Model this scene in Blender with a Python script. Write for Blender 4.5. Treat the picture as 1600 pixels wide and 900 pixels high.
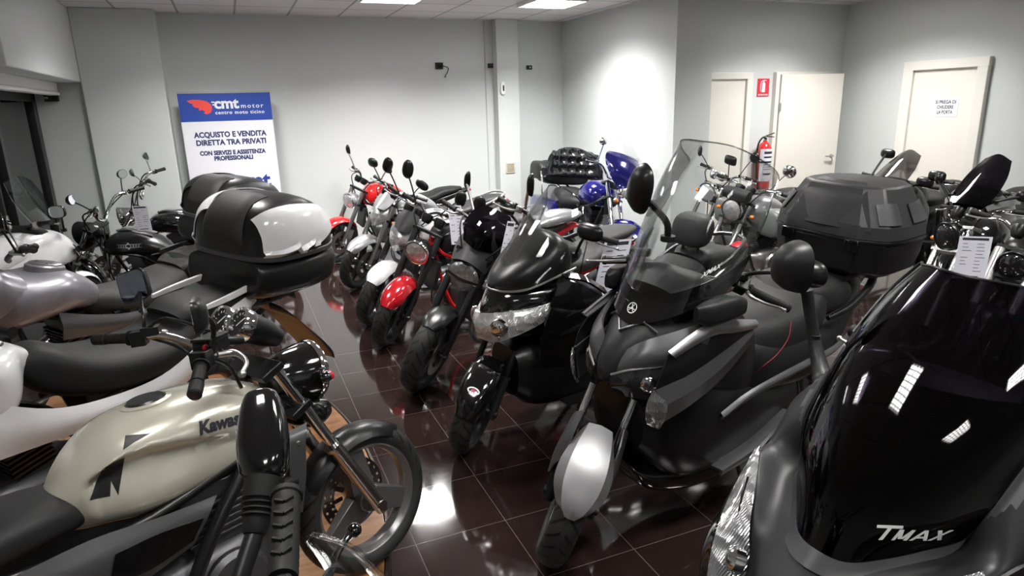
import bpy, bmesh, math, random
from mathutils import Vector, Matrix
from mathutils.bvhtree import BVHTree
from math import sin, cos, tan, radians, pi, sqrt, atan2

for _o in list(bpy.data.objects):
    bpy.data.objects.remove(_o, do_unlink=True)
SC = bpy.context.scene
COL = SC.collection

# ---------------------------------------------------------------- camera
EYE = Vector((0.0, 0.0, 1.85))
_yaw, _pit, _rol = radians(22.3), radians(15.35), radians(1.56)
_f = Vector((sin(_yaw) * cos(_pit), cos(_yaw) * cos(_pit), -sin(_pit)))
_r = Vector((cos(_yaw), -sin(_yaw), 0))
_u = _r.cross(_f)
_R = _r * cos(_rol) - _u * sin(_rol)
_U = _u * cos(_rol) + _r * sin(_rol)
cam = bpy.data.cameras.new('camera')
cam.sensor_width = 36.0
cam.lens = 36.0 * 1035.0 / 1600.0
cam.clip_start = 0.05
cam_ob = bpy.data.objects.new('camera', cam)
cam_ob.matrix_world = Matrix(((_R.x, _U.x, -_f.x, EYE.x), (_R.y, _U.y, -_f.y, EYE.y),
                              (_R.z, _U.z, -_f.z, EYE.z), (0, 0, 0, 1)))
COL.objects.link(cam_ob)
SC.camera = cam_ob

# ---------------------------------------------------------------- world, exposure, lamps
SC.view_settings.view_transform = 'Standard'
SC.view_settings.look = 'None'
SC.view_settings.gamma = 1.0
SC.view_settings.use_curve_mapping = False
SC.view_settings.exposure = 0.74
world = bpy.data.worlds.new('world')
SC.world = world
world.use_nodes = True
world.node_tree.nodes['Background'].inputs[0].default_value = (0.55, 0.6, 0.62, 1)
world.node_tree.nodes['Background'].inputs[1].default_value = 0.05

CEIL = 2.98
FIX = [(1.74, 7.22), (3.54, 7.22), (-0.06, 7.22), (1.74, 4.22), (3.54, 4.22), (-0.06, 4.22), (6.24, 5.4),
       (1.74, 1.22), (3.54, 1.22), (-0.06, 1.22), (5.34, 2.42), (1.74, -1.78), (3.54, -1.78), (-0.06, -1.78)]
LAMP_W = 78.0
for _x, _y in FIX:
    ld = bpy.data.lights.new('ceiling_lamp', 'AREA')
    ld.shape = 'SQUARE'
    ld.size = 0.52
    ld.energy = LAMP_W * (0.6 if _x < 0 else 1) * (0.75 if _x > 6 else 1.0 if _y > 5 else 0.55 if _y > 3 else 0.34)
    ld.color = (1.0, 0.985, 0.965)
    ld.spread = radians(136)
    lo = bpy.data.objects.new('ceiling_lamp', ld)
    lo.location = (_x, _y, CEIL - 0.030)
    COL.objects.link(lo)
# ---------------------------------------------------------------- mesh helpers
def cr(p0, p1, p2, p3, t):
    return 0.5 * ((2 * p1) + (p2 - p0) * t + (2 * p0 - 5 * p1 + 4 * p2 - p3) * t * t + (3 * p1 - p0 - 3 * p2 + p3) * t ** 3)

def spline(pts, k):
    """Catmull-Rom through pts (Vectors), k steps a span."""
    pts = [Vector(p) for p in pts]
    if k <= 1 or len(pts) < 3:
        return pts
    out = []
    n = len(pts)
    for i in range(n - 1):
        a = pts[i - 1] if i else pts[0] * 2 - pts[1]
        d = pts[i + 2] if i + 2 < n else pts[-1] * 2 - pts[-2]
        for j in range(k):
            out.append(cr(a, pts[i], pts[i + 1], d, j / k))
    out.append(pts[-1])
    return out

class MB:
    def __init__(s, M=None):
        s.v, s.f = [], []
        s.M = M or Matrix.Identity(4)
    def add(s, vs, fs):
        b = len(s.v)
        s.v += [s.M @ Vector(p) for p in vs]
        s.f += [tuple(b + i for i in f) for f in fs]
        return s
    def grid(s, rows, closed=True, caps=True):
        n = len(rows[0])
        vs = [p for r in rows for p in r]
        fs = []
        for i in range(len(rows) - 1):
            for j in range(n if closed else n - 1):
                k = (j + 1) % n
                fs.append((i * n + j, i * n + k, (i + 1) * n + k, (i + 1) * n + j))
        if caps and closed:
            fs.append(tuple(range(n))[::-1])
            b = (len(rows) - 1) * n
            fs.append(tuple(range(b, b + n)))
        return s.add(vs, fs)
    def box(s, c, d, rot=None):
        vs = []
        Rm = rot or Matrix.Identity(3)
        for x in (-.5, .5):
            for y in (-.5, .5):
                for z in (-.5, .5):
                    vs.append(Vector(c) + Rm @ Vector((x * d[0], y * d[1], z * d[2])))
        return s.add(vs, [(0, 1, 3, 2), (4, 6, 7, 5), (0, 4, 5, 1), (2, 3, 7, 6), (0, 2, 6, 4), (1, 5, 7, 3)])
    def tube(s, pts, r, n=8, k=1, closed=False):
        pts = spline(pts, k)
        m = len(pts)
        if not isinstance(r, (list, tuple)):
            r = [r] * m
        elif len(r) != m:
            q = len(r)
            r = [r[min(int(i * (q - 1) / (m - 1)), q - 2)] * (1 - (i * (q - 1) / (m - 1) - min(int(i * (q - 1) / (m - 1)), q - 2)))
                 + r[min(int(i * (q - 1) / (m - 1)), q - 2) + 1] * (i * (q - 1) / (m - 1) - min(int(i * (q - 1) / (m - 1)), q - 2)) for i in range(m)]
        rows = []
        t0 = (pts[1] - pts[0]).normalized()
        u = t0.orthogonal().normalized()
        for i in range(m):
            if closed:
                t = pts[(i + 1) % m] - pts[i - 1]
            else:
                t = pts[min(i + 1, m - 1)] - pts[max(i - 1, 0)]
            t.normalize()
            u = (u - t * u.dot(t))
            u = u.normalized() if u.length > 1e-6 else t.orthogonal().normalized()
            w = t.cross(u)
            rows.append([pts[i] + (u * cos(2 * pi * j / n) + w * sin(2 * pi * j / n)) * r[i] for j in range(n)])
        if closed:
            rows.append(rows[0])
        return s.grid(rows, True, not closed)
    def lathe(s, prof, o=(0, 0, 0), ax=(0, 1, 0), n=24, sx=1.0, ref=None):
        """prof = (radius, height along ax); closed with caps. sx squashes across ref."""
        a = Vector(ax).normalized()
        u = Vector(ref).normalized() if ref else a.orthogonal().normalized()
        u = (u - a * u.dot(a)).normalized()
        w = a.cross(u)
        rows = [[Vector(o) + a * h + (u * cos(2 * pi * j / n) + w * sin(2 * pi * j / n) * sx) * max(r, 1e-4) for j in range(n)] for r, h in prof]
        return s.grid(rows, True, True)
    def ring(s, prof, o=(0, 0, 0), ax=(0, 1, 0), n=32):
        """closed profile turned about ax: a torus-like ring."""
        return s.ringrows(prof, o, ax, n)
    def ringrows(s, prof, o, ax, n):
        a = Vector(ax).normalized()
        u = a.orthogonal().normalized()
        w = a.cross(u)
        rows = [[Vector(o) + a * h + (u * cos(2 * pi * j / n) + w * sin(2 * pi * j / n)) * r for r, h in prof] for j in range(n)]
        rows.append(rows[0])
        return s.grid(rows, True, False)
    def ell(s, c, d, rot=None, nu=16, nv=10, p=2.0):
        Rm = rot or Matrix.Identity(3)
        rows = []
        def q(x):
            return math.copysign(abs(x) ** (2 / p), x)
        for i in range(nv + 1):
            th = -pi / 2 + pi * i / nv
            ct = max(q(cos(th)), 1e-3)
            rows.append([Vector(c) + Rm @ Vector((d[0] * ct * q(cos(2 * pi * j / nu)), d[1] * ct * q(sin(2 * pi * j / nu)), d[2] * q(sin(th)))) for j in range(nu)])
        return s.grid(rows, True, True)
    def loft(s, secs, n=20, k=4, fn=None, caps=True):
        """secs: (x, z, w, h, p, tilt, y); ring of half width w and half height h across the x axis."""
        S = [list(q) + [2.4, 0.0, 0.0][len(q) - 4:] for q in secs]
        m = len(S)
        P = []
        for i in range(m - 1):
            a = S[i - 1] if i else [2 * x - y for x, y in zip(S[0], S[1])]
            d = S[i + 2] if i + 2 < m else [2 * x - y for x, y in zip(S[-1], S[-2])]
            for j in range(k):
                P.append([cr(a[c], S[i][c], S[i + 1][c], d[c], j / k) for c in range(7)])
        P.append(S[-1])
        rows = []
        for x, z, w, h, p, ti, y in P:
            w, h, p = max(w, .002), max(h, .002), max(p, 1.2)
            row = []
            for j in range(n):
                t = 2 * pi * (j + .5) / n
                a = math.copysign(abs(cos(t)) ** (2 / p), cos(t)) * w
                b = math.copysign(abs(sin(t)) ** (2 / p), sin(t)) * h
                q = Vector((x - b * sin(radians(ti)), y + a, z + b * cos(radians(ti))))
                row.append(fn(q) if fn else q)
            rows.append(row)
        return s.grid(rows, True, caps)
    def sheet(s, rows, t=0.004, ku=4, kv=4, nrm=None):
        """grid of control points made into a smooth sheet of thickness t."""
        rows = [spline(r, ku) for r in rows]
        cols = [spline([r[j] for r in rows], kv) for j in range(len(rows[0]))]
        g = [[cols[j][i] for j in range(len(cols))] for i in range(len(cols[0]))]
        a, b = len(g), len(g[0])
        N = []
        for i in range(a):
            nr = []
            for j in range(b):
                du = g[i][min(j + 1, b - 1)] - g[i][max(j - 1, 0)]
                dv = g[min(i + 1, a - 1)][j] - g[max(i - 1, 0)][j]
                v = du.cross(dv)
                nr.append(v.normalized() if v.length > 1e-9 else Vector((0, 0, 1)))
            N.append(nr)
        vs = [p for r in g for p in r] + [g[i][j] - N[i][j] * t for i in range(a) for j in range(b)]
        o = a * b
        fs = []
        for i in range(a - 1):
            for j in range(b - 1):
                q = (i * b + j, i * b + j + 1, (i + 1) * b + j + 1, (i + 1) * b + j)
                fs.append(q)
                fs.append(tuple(o + c for c in q[::-1]))
        for i in range(a - 1):
            for j in (0, b - 1):
                fs.append((i * b + j, (i + 1) * b + j, o + (i + 1) * b + j, o + i * b + j))
        for j in range(b - 1):
            for i in (0, a - 1):
                fs.append((i * b + j, i * b + j + 1, o + i * b + j + 1, o + i * b + j))
        return s.add(vs, fs)
    def plate(s, poly, d):
        """polygon of 3D points extruded by vector d."""
        n = len(poly)
        d = Vector(d)
        vs = [Vector(p) for p in poly] + [Vector(p) + d for p in poly]
        fs = [tuple(range(n)), tuple(range(2 * n - 1, n - 1, -1))]
        fs += [(i, (i + 1) % n, n + (i + 1) % n, n + i) for i in range(n)]
        return s.add(vs, fs)
    def mirror(s):
        """doubles what is there across y = 0."""
        b = len(s.v)
        inv = s.M.inverted()
        vs = []
        for p in s.v:
            q = inv @ p
            q.y = -q.y
            vs.append(s.M @ q)
        s.f += [tuple(b + i for i in f[::-1]) for f in list(s.f)]
        s.v += vs
        return s
    def build(s, name, mat, parent=None, ang=38, bev=0, sub=0, smooth=True):
        me = bpy.data.meshes.new(name)
        me.from_pydata([tuple(p) for p in s.v], [], s.f)
        bm = bmesh.new()
        bm.from_mesh(me)
        bmesh.ops.remove_doubles(bm, verts=bm.verts, dist=1e-6)
        bmesh.ops.recalc_face_normals(bm, faces=bm.faces)
        bm.to_mesh(me)
        bm.free()
        if smooth:
            for p in me.polygons:
                p.use_smooth = True
            me.set_sharp_from_angle(angle=radians(ang))
        me.materials.append(mat)
        o = bpy.data.objects.new(name, me)
        COL.objects.link(o)
        if parent:
            o.parent = parent
        if bev:
            m = o.modifiers.new('bevel', 'BEVEL')
            m.width = bev
            m.segments = 2
            m.limit_method = 'ANGLE'
            m.angle_limit = radians(35)
        if sub:
            m = o.modifiers.new('subsurf', 'SUBSURF')
            m.levels = m.render_levels = sub
        return o

def tag(o, label=None, cat=None, group=None, kind=None):
    for k, v in (('label', label), ('category', cat), ('group', group), ('kind', kind)):
        if v:
            o[k] = v
    return o

def thing(name, label, cat, loc=(0, 0, 0), rot=(0, 0, 0), group=None):
    o = bpy.data.objects.new(name, None)
    o.empty_display_size = 0.1
    o.location = loc
    o.rotation_euler = rot
    COL.objects.link(o)
    return tag(o, label, cat, group)

def M3(ax, deg):
    return Matrix.Rotation(radians(deg), 3, ax)

def frame(z, x=None):
    """3x3 with third column z."""
    z = Vector(z).normalized()
    x = Vector(x) if x else z.orthogonal()
    x = (x - z * x.dot(z)).normalized()
    y = z.cross(x)
    return Matrix((x, y, z)).transposed()

def text_mesh(txt, size=1.0, bold=0.0, shear=0.0, align='CENTER', space=1.0):
    cu = bpy.data.curves.new('lettering', 'FONT')
    cu.body = txt
    cu.size = size
    cu.offset = bold
    cu.shear = shear
    cu.align_x = align
    cu.align_y = 'CENTER'
    cu.space_character = space
    cu.resolution_u = 3
    ob = bpy.data.objects.new('lettering', cu)
    COL.objects.link(ob)
    me = bpy.data.meshes.new_from_object(ob)
    bpy.data.objects.remove(ob, do_unlink=True)
    bpy.data.curves.remove(cu)
    vs = [v.co.copy() for v in me.vertices]
    fs = [tuple(p.vertices) for p in me.polygons]
    bpy.data.meshes.remove(me)
    return vs, fs

def letter(mb, txt, o, x, y, size, bold=0.0, shear=0.0, align='CENTER', lift=0.0, fit=None, space=1.0):
    """flat lettering: o centre, x reading direction, y up direction."""
    vs, fs = text_mesh(txt, size, bold, shear, align, space)
    x, y = Vector(x).normalized(), Vector(y).normalized()
    n = x.cross(y)
    k = 1.0
    if fit:
        w = max(v.x for v in vs) - min(v.x for v in vs)
        k = fit / w
    mb.add([Vector(o) + x * v.x * k + y * v.y + n * lift for v in vs], fs)
    return mb

def decal(name, shapes, target, mat, direction, lift=0.0012, sub=0.012):
    """flat shapes (verts, faces) in the thing's frame laid on the surface of target along direction."""
    bm = bmesh.new()
    for vs, fs in shapes:
        bv = [bm.verts.new(v) for v in vs]
        for f in fs:
            try:
                bm.faces.new([bv[i] for i in f])
            except ValueError:
                pass
    bmesh.ops.triangulate(bm, faces=bm.faces)
    for _ in range(6):
        es = [e for e in bm.edges if e.calc_length() > sub]
        if not es:
            break
        bmesh.ops.subdivide_edges(bm, edges=es, cuts=1)
        bmesh.ops.triangulate(bm, faces=bm.faces)
    me = target.data
    tree = BVHTree.FromPolygons([v.co for v in me.vertices], [tuple(p.vertices) for p in me.polygons])
    d = Vector(direction).normalized()
    for v in bm.verts:
        hit = tree.ray_cast(v.co - d * 0.6, d)
        if hit[0] is not None:
            nn = hit[1] if hit[1].dot(d) < 0 else -hit[1]
            v.co = hit[0] + nn * lift
    m2 = bpy.data.meshes.new(name)
    bm.to_mesh(m2)
    bm.free()
    for p in m2.polygons:
        p.use_smooth = True
    m2.materials.append(mat)
    o = bpy.data.objects.new(name, m2)
    COL.objects.link(o)
    o.parent = target.parent
    if target.parent:
        o.parent = target
    return o
# ---------------------------------------------------------------- materials
def mat(name, col, rough=0.4, metal=0.0, coat=0.0, bump=0.0, bscale=300, spec=0.5, vary=0.0, vscale=8, coatr=0.05, trans=0.0, alpha=1.0, emit=None, es=0.0, bdist=0.002):
    m = bpy.data.materials.new(name)
    m.use_nodes = True
    nt = m.node_tree
    b = nt.nodes['Principled BSDF']
    b.inputs['Base Color'].default_value = (*col, 1)
    b.inputs['Roughness'].default_value = rough
    b.inputs['Metallic'].default_value = metal
    b.inputs['Coat Weight'].default_value = coat
    b.inputs['Coat Roughness'].default_value = coatr
    b.inputs['Specular IOR Level'].default_value = spec
    b.inputs['Transmission Weight'].default_value = trans
    b.inputs['Alpha'].default_value = alpha
    if emit:
        b.inputs['Emission Color'].default_value = (*emit, 1)
        b.inputs['Emission Strength'].default_value = es
    tc = nt.nodes.new('ShaderNodeTexCoord')
    if vary:
        n = nt.nodes.new('ShaderNodeTexNoise')
        n.inputs['Scale'].default_value = vscale
        n.inputs['Detail'].default_value = 4
        nt.links.new(tc.outputs['Object'], n.inputs['Vector'])
        mx = nt.nodes.new('ShaderNodeMix')
        mx.data_type = 'RGBA'
        mx.inputs[6].default_value = (*[c * (1 - vary) for c in col], 1)
        mx.inputs[7].default_value = (*[min(1, c * (1 + vary)) for c in col], 1)
        nt.links.new(n.outputs['Fac'], mx.inputs[0])
        nt.links.new(mx.outputs[2], b.inputs['Base Color'])
    if bump:
        n = nt.nodes.new('ShaderNodeTexNoise')
        n.inputs['Scale'].default_value = bscale
        nt.links.new(tc.outputs['Object'], n.inputs['Vector'])
        bp = nt.nodes.new('ShaderNodeBump')
        bp.inputs['Strength'].default_value = bump
        bp.inputs['Distance'].default_value = bdist
        nt.links.new(n.outputs['Fac'], bp.inputs['Height'])
        nt.links.new(bp.outputs['Normal'], b.inputs['Normal'])
    return m

def clear_mat(name, tint, alpha_edge=0.5, rough=0.03, base=0.08):
    """thin clear or smoked acrylic: see-through with a glossy skin."""
    m = bpy.data.materials.new(name)
    m.use_nodes = True
    nt = m.node_tree
    nt.nodes.clear()
    out = nt.nodes.new('ShaderNodeOutputMaterial')
    tr = nt.nodes.new('ShaderNodeBsdfTransparent')
    tr.inputs[0].default_value = (*tint, 1)
    gl = nt.nodes.new('ShaderNodeBsdfGlossy')
    gl.inputs['Color'].default_value = (0.9, 0.9, 0.9, 1)
    gl.inputs['Roughness'].default_value = rough
    fr = nt.nodes.new('ShaderNodeFresnel')
    fr.inputs['IOR'].default_value = 1.45
    mul = nt.nodes.new('ShaderNodeMath')
    mul.operation = 'MULTIPLY_ADD'
    mul.inputs[1].default_value = alpha_edge
    mul.inputs[2].default_value = base * 0.3
    mx = nt.nodes.new('ShaderNodeMixShader')
    nt.links.new(fr.outputs[0], mul.inputs[0])
    nt.links.new(mul.outputs[0], mx.inputs[0])
    nt.links.new(tr.outputs[0], mx.inputs[1])
    nt.links.new(gl.outputs[0], mx.inputs[2])
    nt.links.new(mx.outputs[0], out.inputs['Surface'])
    return m

def tyre_mat():
    m = mat('tyre_rubber', (0.018, 0.018, 0.018), 0.62, spec=0.35)
    nt = m.node_tree
    b = nt.nodes['Principled BSDF']
    uv = nt.nodes.new('ShaderNodeUVMap')
    sp = nt.nodes.new('ShaderNodeSeparateXYZ')
    nt.links.new(uv.outputs[0], sp.inputs[0])
    def mth(op, a, bb=None):
        n = nt.nodes.new('ShaderNodeMath')
        n.operation = op
        for i, x in enumerate((a, bb)):
            if x is None:
                continue
            if isinstance(x, (int, float)):
                n.inputs[i].default_value = x
            else:
                nt.links.new(x, n.inputs[i])
        return n.outputs[0]
    av = mth('ABSOLUTE', mth('SUBTRACT', sp.outputs[1], 0.5))
    s = mth('SINE', mth('ADD', mth('MULTIPLY', sp.outputs[0], 2 * pi * 26), mth('MULTIPLY', av, 26.0)))
    g = mth('GREATER_THAN', s, 0.72)
    band = mth('MULTIPLY', mth('LESS_THAN', av, 0.32), mth('GREATER_THAN', av, 0.03))
    h = mth('SUBTRACT', 1.0, mth('MULTIPLY', g, band))
    bp = nt.nodes.new('ShaderNodeBump')
    bp.inputs['Strength'].default_value = 1.0
    bp.inputs['Distance'].default_value = 0.004
    nt.links.new(h, bp.inputs['Height'])
    nt.links.new(bp.outputs['Normal'], b.inputs['Normal'])
    mx = nt.nodes.new('ShaderNodeMix')
    mx.data_type = 'RGBA'
    mx.inputs[6].default_value = (0.003, 0.003, 0.003, 1)
    mx.inputs[7].default_value = (0.022, 0.022, 0.022, 1)
    nt.links.new(h, mx.inputs[0])
    nt.links.new(mx.outputs[2], b.inputs['Base Color'])
    return m

def lens_mat(name, col, metal, ribs=55, rough=0.1, strength=0.5):
    """lamp glass over a bright bowl: fine vertical flutes and large soft facets."""
    m = mat(name, col, rough, metal, coat=1.0, coatr=0.02)
    nt = m.node_tree
    b = nt.nodes['Principled BSDF']
    tc = nt.nodes.new('ShaderNodeTexCoord')
    w = nt.nodes.new('ShaderNodeTexWave')
    w.wave_type = 'BANDS'
    w.bands_direction = 'Y'
    w.inputs['Scale'].default_value = ribs
    v = nt.nodes.new('ShaderNodeTexVoronoi')
    v.inputs['Scale'].default_value = 26
    nt.links.new(tc.outputs['Object'], w.inputs['Vector'])
    nt.links.new(tc.outputs['Object'], v.inputs['Vector'])
    ad = nt.nodes.new('ShaderNodeMath')
    ad.operation = 'MULTIPLY_ADD'
    ad.inputs[1].default_value = 0.16
    nt.links.new(w.outputs['Fac'], ad.inputs[0])
    nt.links.new(v.outputs['Distance'], ad.inputs[2])
    bp = nt.nodes.new('ShaderNodeBump')
    bp.inputs['Strength'].default_value = strength
    bp.inputs['Distance'].default_value = 0.02
    nt.links.new(ad.outputs[0], bp.inputs['Height'])
    nt.links.new(bp.outputs['Normal'], b.inputs['Normal'])
    return m

X = {}
X['gloss'] = mat('gloss_black', (0.004, 0.004, 0.0045), 0.12, coat=1.0)
X['satin'] = mat('satin_black', (0.007, 0.007, 0.0075), 0.32, spec=0.4)
X['matte'] = mat('matte_black_plastic', (0.011, 0.011, 0.0115), 0.5, bump=0.06, bscale=600, spec=0.35)
X['rubber'] = mat('black_rubber', (0.009, 0.009, 0.009), 0.6, bump=0.1, bscale=400, spec=0.3)
X['tyre'] = tyre_mat()
X['seat'] = mat('black_vinyl', (0.014, 0.014, 0.0145), 0.55, bump=0.25, bscale=900, spec=0.35)
X['greyseat'] = mat('grey_vinyl', (0.034, 0.033, 0.032), 0.6, bump=0.25, bscale=900, spec=0.35)
X['chrome'] = mat('chrome', (0.82, 0.83, 0.84), 0.08, 1.0)
X['alu'] = mat('brushed_aluminium', (0.55, 0.55, 0.55), 0.32, 1.0)
X['steel'] = mat('fork_steel', (0.5, 0.47, 0.44), 0.25, 1.0)
X['darkmetal'] = mat('dark_metal', (0.06, 0.06, 0.065), 0.38, 0.8)
X['engine'] = mat('engine_grey', (0.1, 0.1, 0.105), 0.42, 0.7)
X['rimblack'] = mat('black_rim', (0.03, 0.03, 0.032), 0.35, 0.3)
X['rimgrey'] = mat('grey_rim', (0.2, 0.195, 0.195), 0.33, 0.7)
X['disc'] = mat('brake_disc_steel', (0.32, 0.3, 0.29), 0.3, 1.0)
X['silver'] = mat('silver_paint', (0.36, 0.36, 0.37), 0.32, 0.6, coat=0.4)
X['case'] = mat('grained_grey_case_plastic', (0.026, 0.026, 0.027), 0.45, spec=0.4, bump=0.1, bscale=500)
X['grey'] = mat('grey_paint', (0.085, 0.085, 0.088), 0.38, 0.5)
X['mattegrey'] = mat('matte_dark_grey_paint', (0.016, 0.016, 0.017), 0.45, 0.2, spec=0.4)
X['white'] = mat('white_paint', (0.82, 0.82, 0.84), 0.25, coat=0.7)
X['lilac'] = mat('silver_lilac_paint', (0.27, 0.26, 0.285), 0.36, 0.5, coat=0.25)
X['cream'] = mat('champagne_paint', (0.62, 0.60, 0.50), 0.24, 0.35, coat=0.8)
X['red'] = mat('red_paint', (0.62, 0.012, 0.012), 0.2, coat=0.9)
X['darkred'] = mat('deep_red_paint', (0.42, 0.006, 0.012), 0.16, 0.15, coat=1.0)
X['blue'] = mat('deep_blue_paint', (0.012, 0.01, 0.16), 0.14, 0.3, coat=1.0)
X['orange'] = mat('orange_lens', (0.9, 0.22, 0.02), 0.15, coat=0.8)
X['redlens'] = mat('red_lens', (0.55, 0.01, 0.03), 0.15, coat=0.8)
X['lens'] = lens_mat('clear_lamp_lens', (0.68, 0.69, 0.70), 0.6)
X['ribbed'] = lens_mat('ribbed_lamp_lens', (0.42, 0.43, 0.44), 0.75, 70)
X['fender_silver'] = mat('satin_silver_paint', (0.25, 0.25, 0.255), 0.38, 0.6)
X['darklens'] = mat('smoked_lamp_lens', (0.018, 0.018, 0.02), 0.06, 0.2, coat=1.0)
X['mirror'] = mat('mirror_glass', (0.85, 0.87, 0.9), 0.02, 1.0)
X['darkmirror'] = mat('tinted_mirror_glass', (0.25, 0.27, 0.33), 0.03, 1.0)
X['paper'] = mat('white_paper', (0.78, 0.78, 0.86), 0.7)
X['ink'] = mat('black_ink', (0.02, 0.02, 0.03), 0.6)
X['whiteink'] = mat('white_print', (0.85, 0.85, 0.85), 0.4)
X['dial'] = mat('gauge_face', (0.012, 0.012, 0.014), 0.25, coat=0.8)
X['clear'] = clear_mat('clear_screen', (0.965, 0.975, 0.975), 0.55, base=0.03)
X['smoke'] = clear_mat('smoked_screen', (0.62, 0.61, 0.62), 0.8)
X['dark_screen'] = clear_mat('dark_screen', (0.17, 0.155, 0.19), 0.8, base=0.02)
# ---------------------------------------------------------------- the room
def floor_mat():
    m = mat('dark_porcelain_tile', (0.035, 0.02, 0.017), 0.17, spec=0.85)
    nt = m.node_tree
    b = nt.nodes['Principled BSDF']
    tc = nt.nodes.new('ShaderNodeTexCoord')
    mp = nt.nodes.new('ShaderNodeMapping')
    mp.inputs['Location'].default_value = (-0.11, 0.05, 0)
    nt.links.new(tc.outputs['Object'], mp.inputs['Vector'])
    br = nt.nodes.new('ShaderNodeTexBrick')
    br.offset = 0.0
    br.inputs['Scale'].default_value = 1.0
    br.inputs['Brick Width'].default_value = 0.425
    br.inputs['Row Height'].default_value = 0.425
    br.inputs['Mortar Size'].default_value = 0.0022
    br.inputs['Mortar Smooth'].default_value = 0.1
    br.inputs['Color1'].default_value = (0.024, 0.013, 0.0115, 1)
    br.inputs['Color2'].default_value = (0.019, 0.0105, 0.0095, 1)
    br.inputs['Mortar'].default_value = (0.11, 0.085, 0.08, 1)
    nt.links.new(mp.outputs[0], br.inputs['Vector'])
    n = nt.nodes.new('ShaderNodeTexNoise')
    n.inputs['Scale'].default_value = 5
    n.inputs['Detail'].default_value = 6
    nt.links.new(tc.outputs['Object'], n.inputs['Vector'])
    mx = nt.nodes.new('ShaderNodeMix')
    mx.data_type = 'RGBA'
    mx.blend_type = 'MULTIPLY'
    mx.inputs[0].default_value = 0.5
    nt.links.new(br.outputs['Color'], mx.inputs[6])
    nt.links.new(n.outputs['Color'], mx.inputs[7])
    nt.links.new(br.outputs['Color'], b.inputs['Base Color'])
    rr = nt.nodes.new('ShaderNodeMapRange')
    rr.inputs[3].default_value = 0.03
    rr.inputs[4].default_value = 0.12
    nt.links.new(n.outputs['Fac'], rr.inputs[0])
    nt.links.new(rr.outputs[0], b.inputs['Roughness'])
    return m

def ceil_mat():
    m = mat('mineral_ceiling_tile', (0.72, 0.71, 0.7), 0.85)
    nt = m.node_tree
    b = nt.nodes['Principled BSDF']
    tc = nt.nodes.new('ShaderNodeTexCoord')
    mp = nt.nodes.new('ShaderNodeMapping')
    mp.inputs['Location'].default_value = (-0.24, 0.08, 0)
    nt.links.new(tc.outputs['Object'], mp.inputs['Vector'])
    br = nt.nodes.new('ShaderNodeTexBrick')
    br.offset = 0.0
    br.inputs['Scale'].default_value = 1.0
    br.inputs['Brick Width'].default_value = 0.6
    br.inputs['Row Height'].default_value = 0.6
    br.inputs['Mortar Size'].default_value = 0.012
    br.inputs['Color1'].default_value = (0.74, 0.73, 0.72, 1)
    br.inputs['Color2'].default_value = (0.7, 0.69, 0.68, 1)
    br.inputs['Mortar'].default_value = (0.34, 0.33, 0.33, 1)
    nt.links.new(mp.outputs[0], br.inputs['Vector'])
    nt.links.new(br.outputs['Color'], b.inputs['Base Color'])
    bp = nt.nodes.new('ShaderNodeBump')
    bp.inputs['Strength'].default_value = 0.6
    bp.inputs['Distance'].default_value = 0.006
    nt.links.new(br.outputs['Fac'], bp.inputs['Height'])
    bp.invert = True
    nt.links.new(bp.outputs['Normal'], b.inputs['Normal'])
    return m

W = mat('painted_plaster', (0.615, 0.64, 0.628), 0.8, bump=0.08, bscale=120)
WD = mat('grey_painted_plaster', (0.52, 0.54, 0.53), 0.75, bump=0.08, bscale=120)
DOORM = mat('ivory_laminate_door', (0.78, 0.75, 0.68), 0.42)
JAMB = mat('ivory_door_frame', (0.76, 0.74, 0.69), 0.45)

def struct(name, mb, m, parent=None, bev=0):
    o = mb.build(name, m, parent, bev=bev)
    if not parent:
        o['kind'] = 'structure'
    return o

def bx(x0, x1, y0, y1, z0, z1):
    return MB().box(((x0 + x1) / 2, (y0 + y1) / 2, (z0 + z1) / 2), (abs(x1 - x0), abs(y1 - y0), abs(z1 - z0)))

struct('floor', bx(-3, 8, -4, 9.3, -0.1, 0), floor_mat())
struct('ceiling', bx(-3, 8, -4, 9.3, CEIL, CEIL + 0.1), ceil_mat())
struct('wall_back', bx(-2.2, 4.57, 9.0, 9.2, 0, CEIL), W)
struct('wall_partition', bx(4.57, 5.06, 6.29, 9.2, 0, CEIL), W)
struct('wall_alcove', bx(5.06, 7.5, 6.73, 6.9, 0, CEIL), W)
struct('wall_right', bx(7.5, 7.7, -4, 6.9, 0, CEIL), W)
struct('wall_front', bx(-3, 7.7, -4.2, -4, 0, CEIL), W)
struct('wall_left', bx(-2.8, -2.6, -4, 6.0, 0, CEIL), W)
struct('trim_1', bx(-1.4, -0.59, 8.7, 9.0, 0, CEIL), W, bev=0.012)           # pilaster beside the window
struct('trim_2', bx(3.49, 3.81, 8.83, 9.0, 0, CEIL), W, bev=0.004)           # column on the back wall
struct('trim_3', bx(-2.6, -1.4, 6.0, 8.76, 2.22, CEIL), W, bev=0.01)         # lintel above the window
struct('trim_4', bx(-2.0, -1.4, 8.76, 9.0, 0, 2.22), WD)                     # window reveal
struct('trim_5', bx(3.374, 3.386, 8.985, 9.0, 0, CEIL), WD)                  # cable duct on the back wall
struct('wall_bay', bx(-2.8, -1.95, 5.9, 6.0, 0, CEIL), W)

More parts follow.
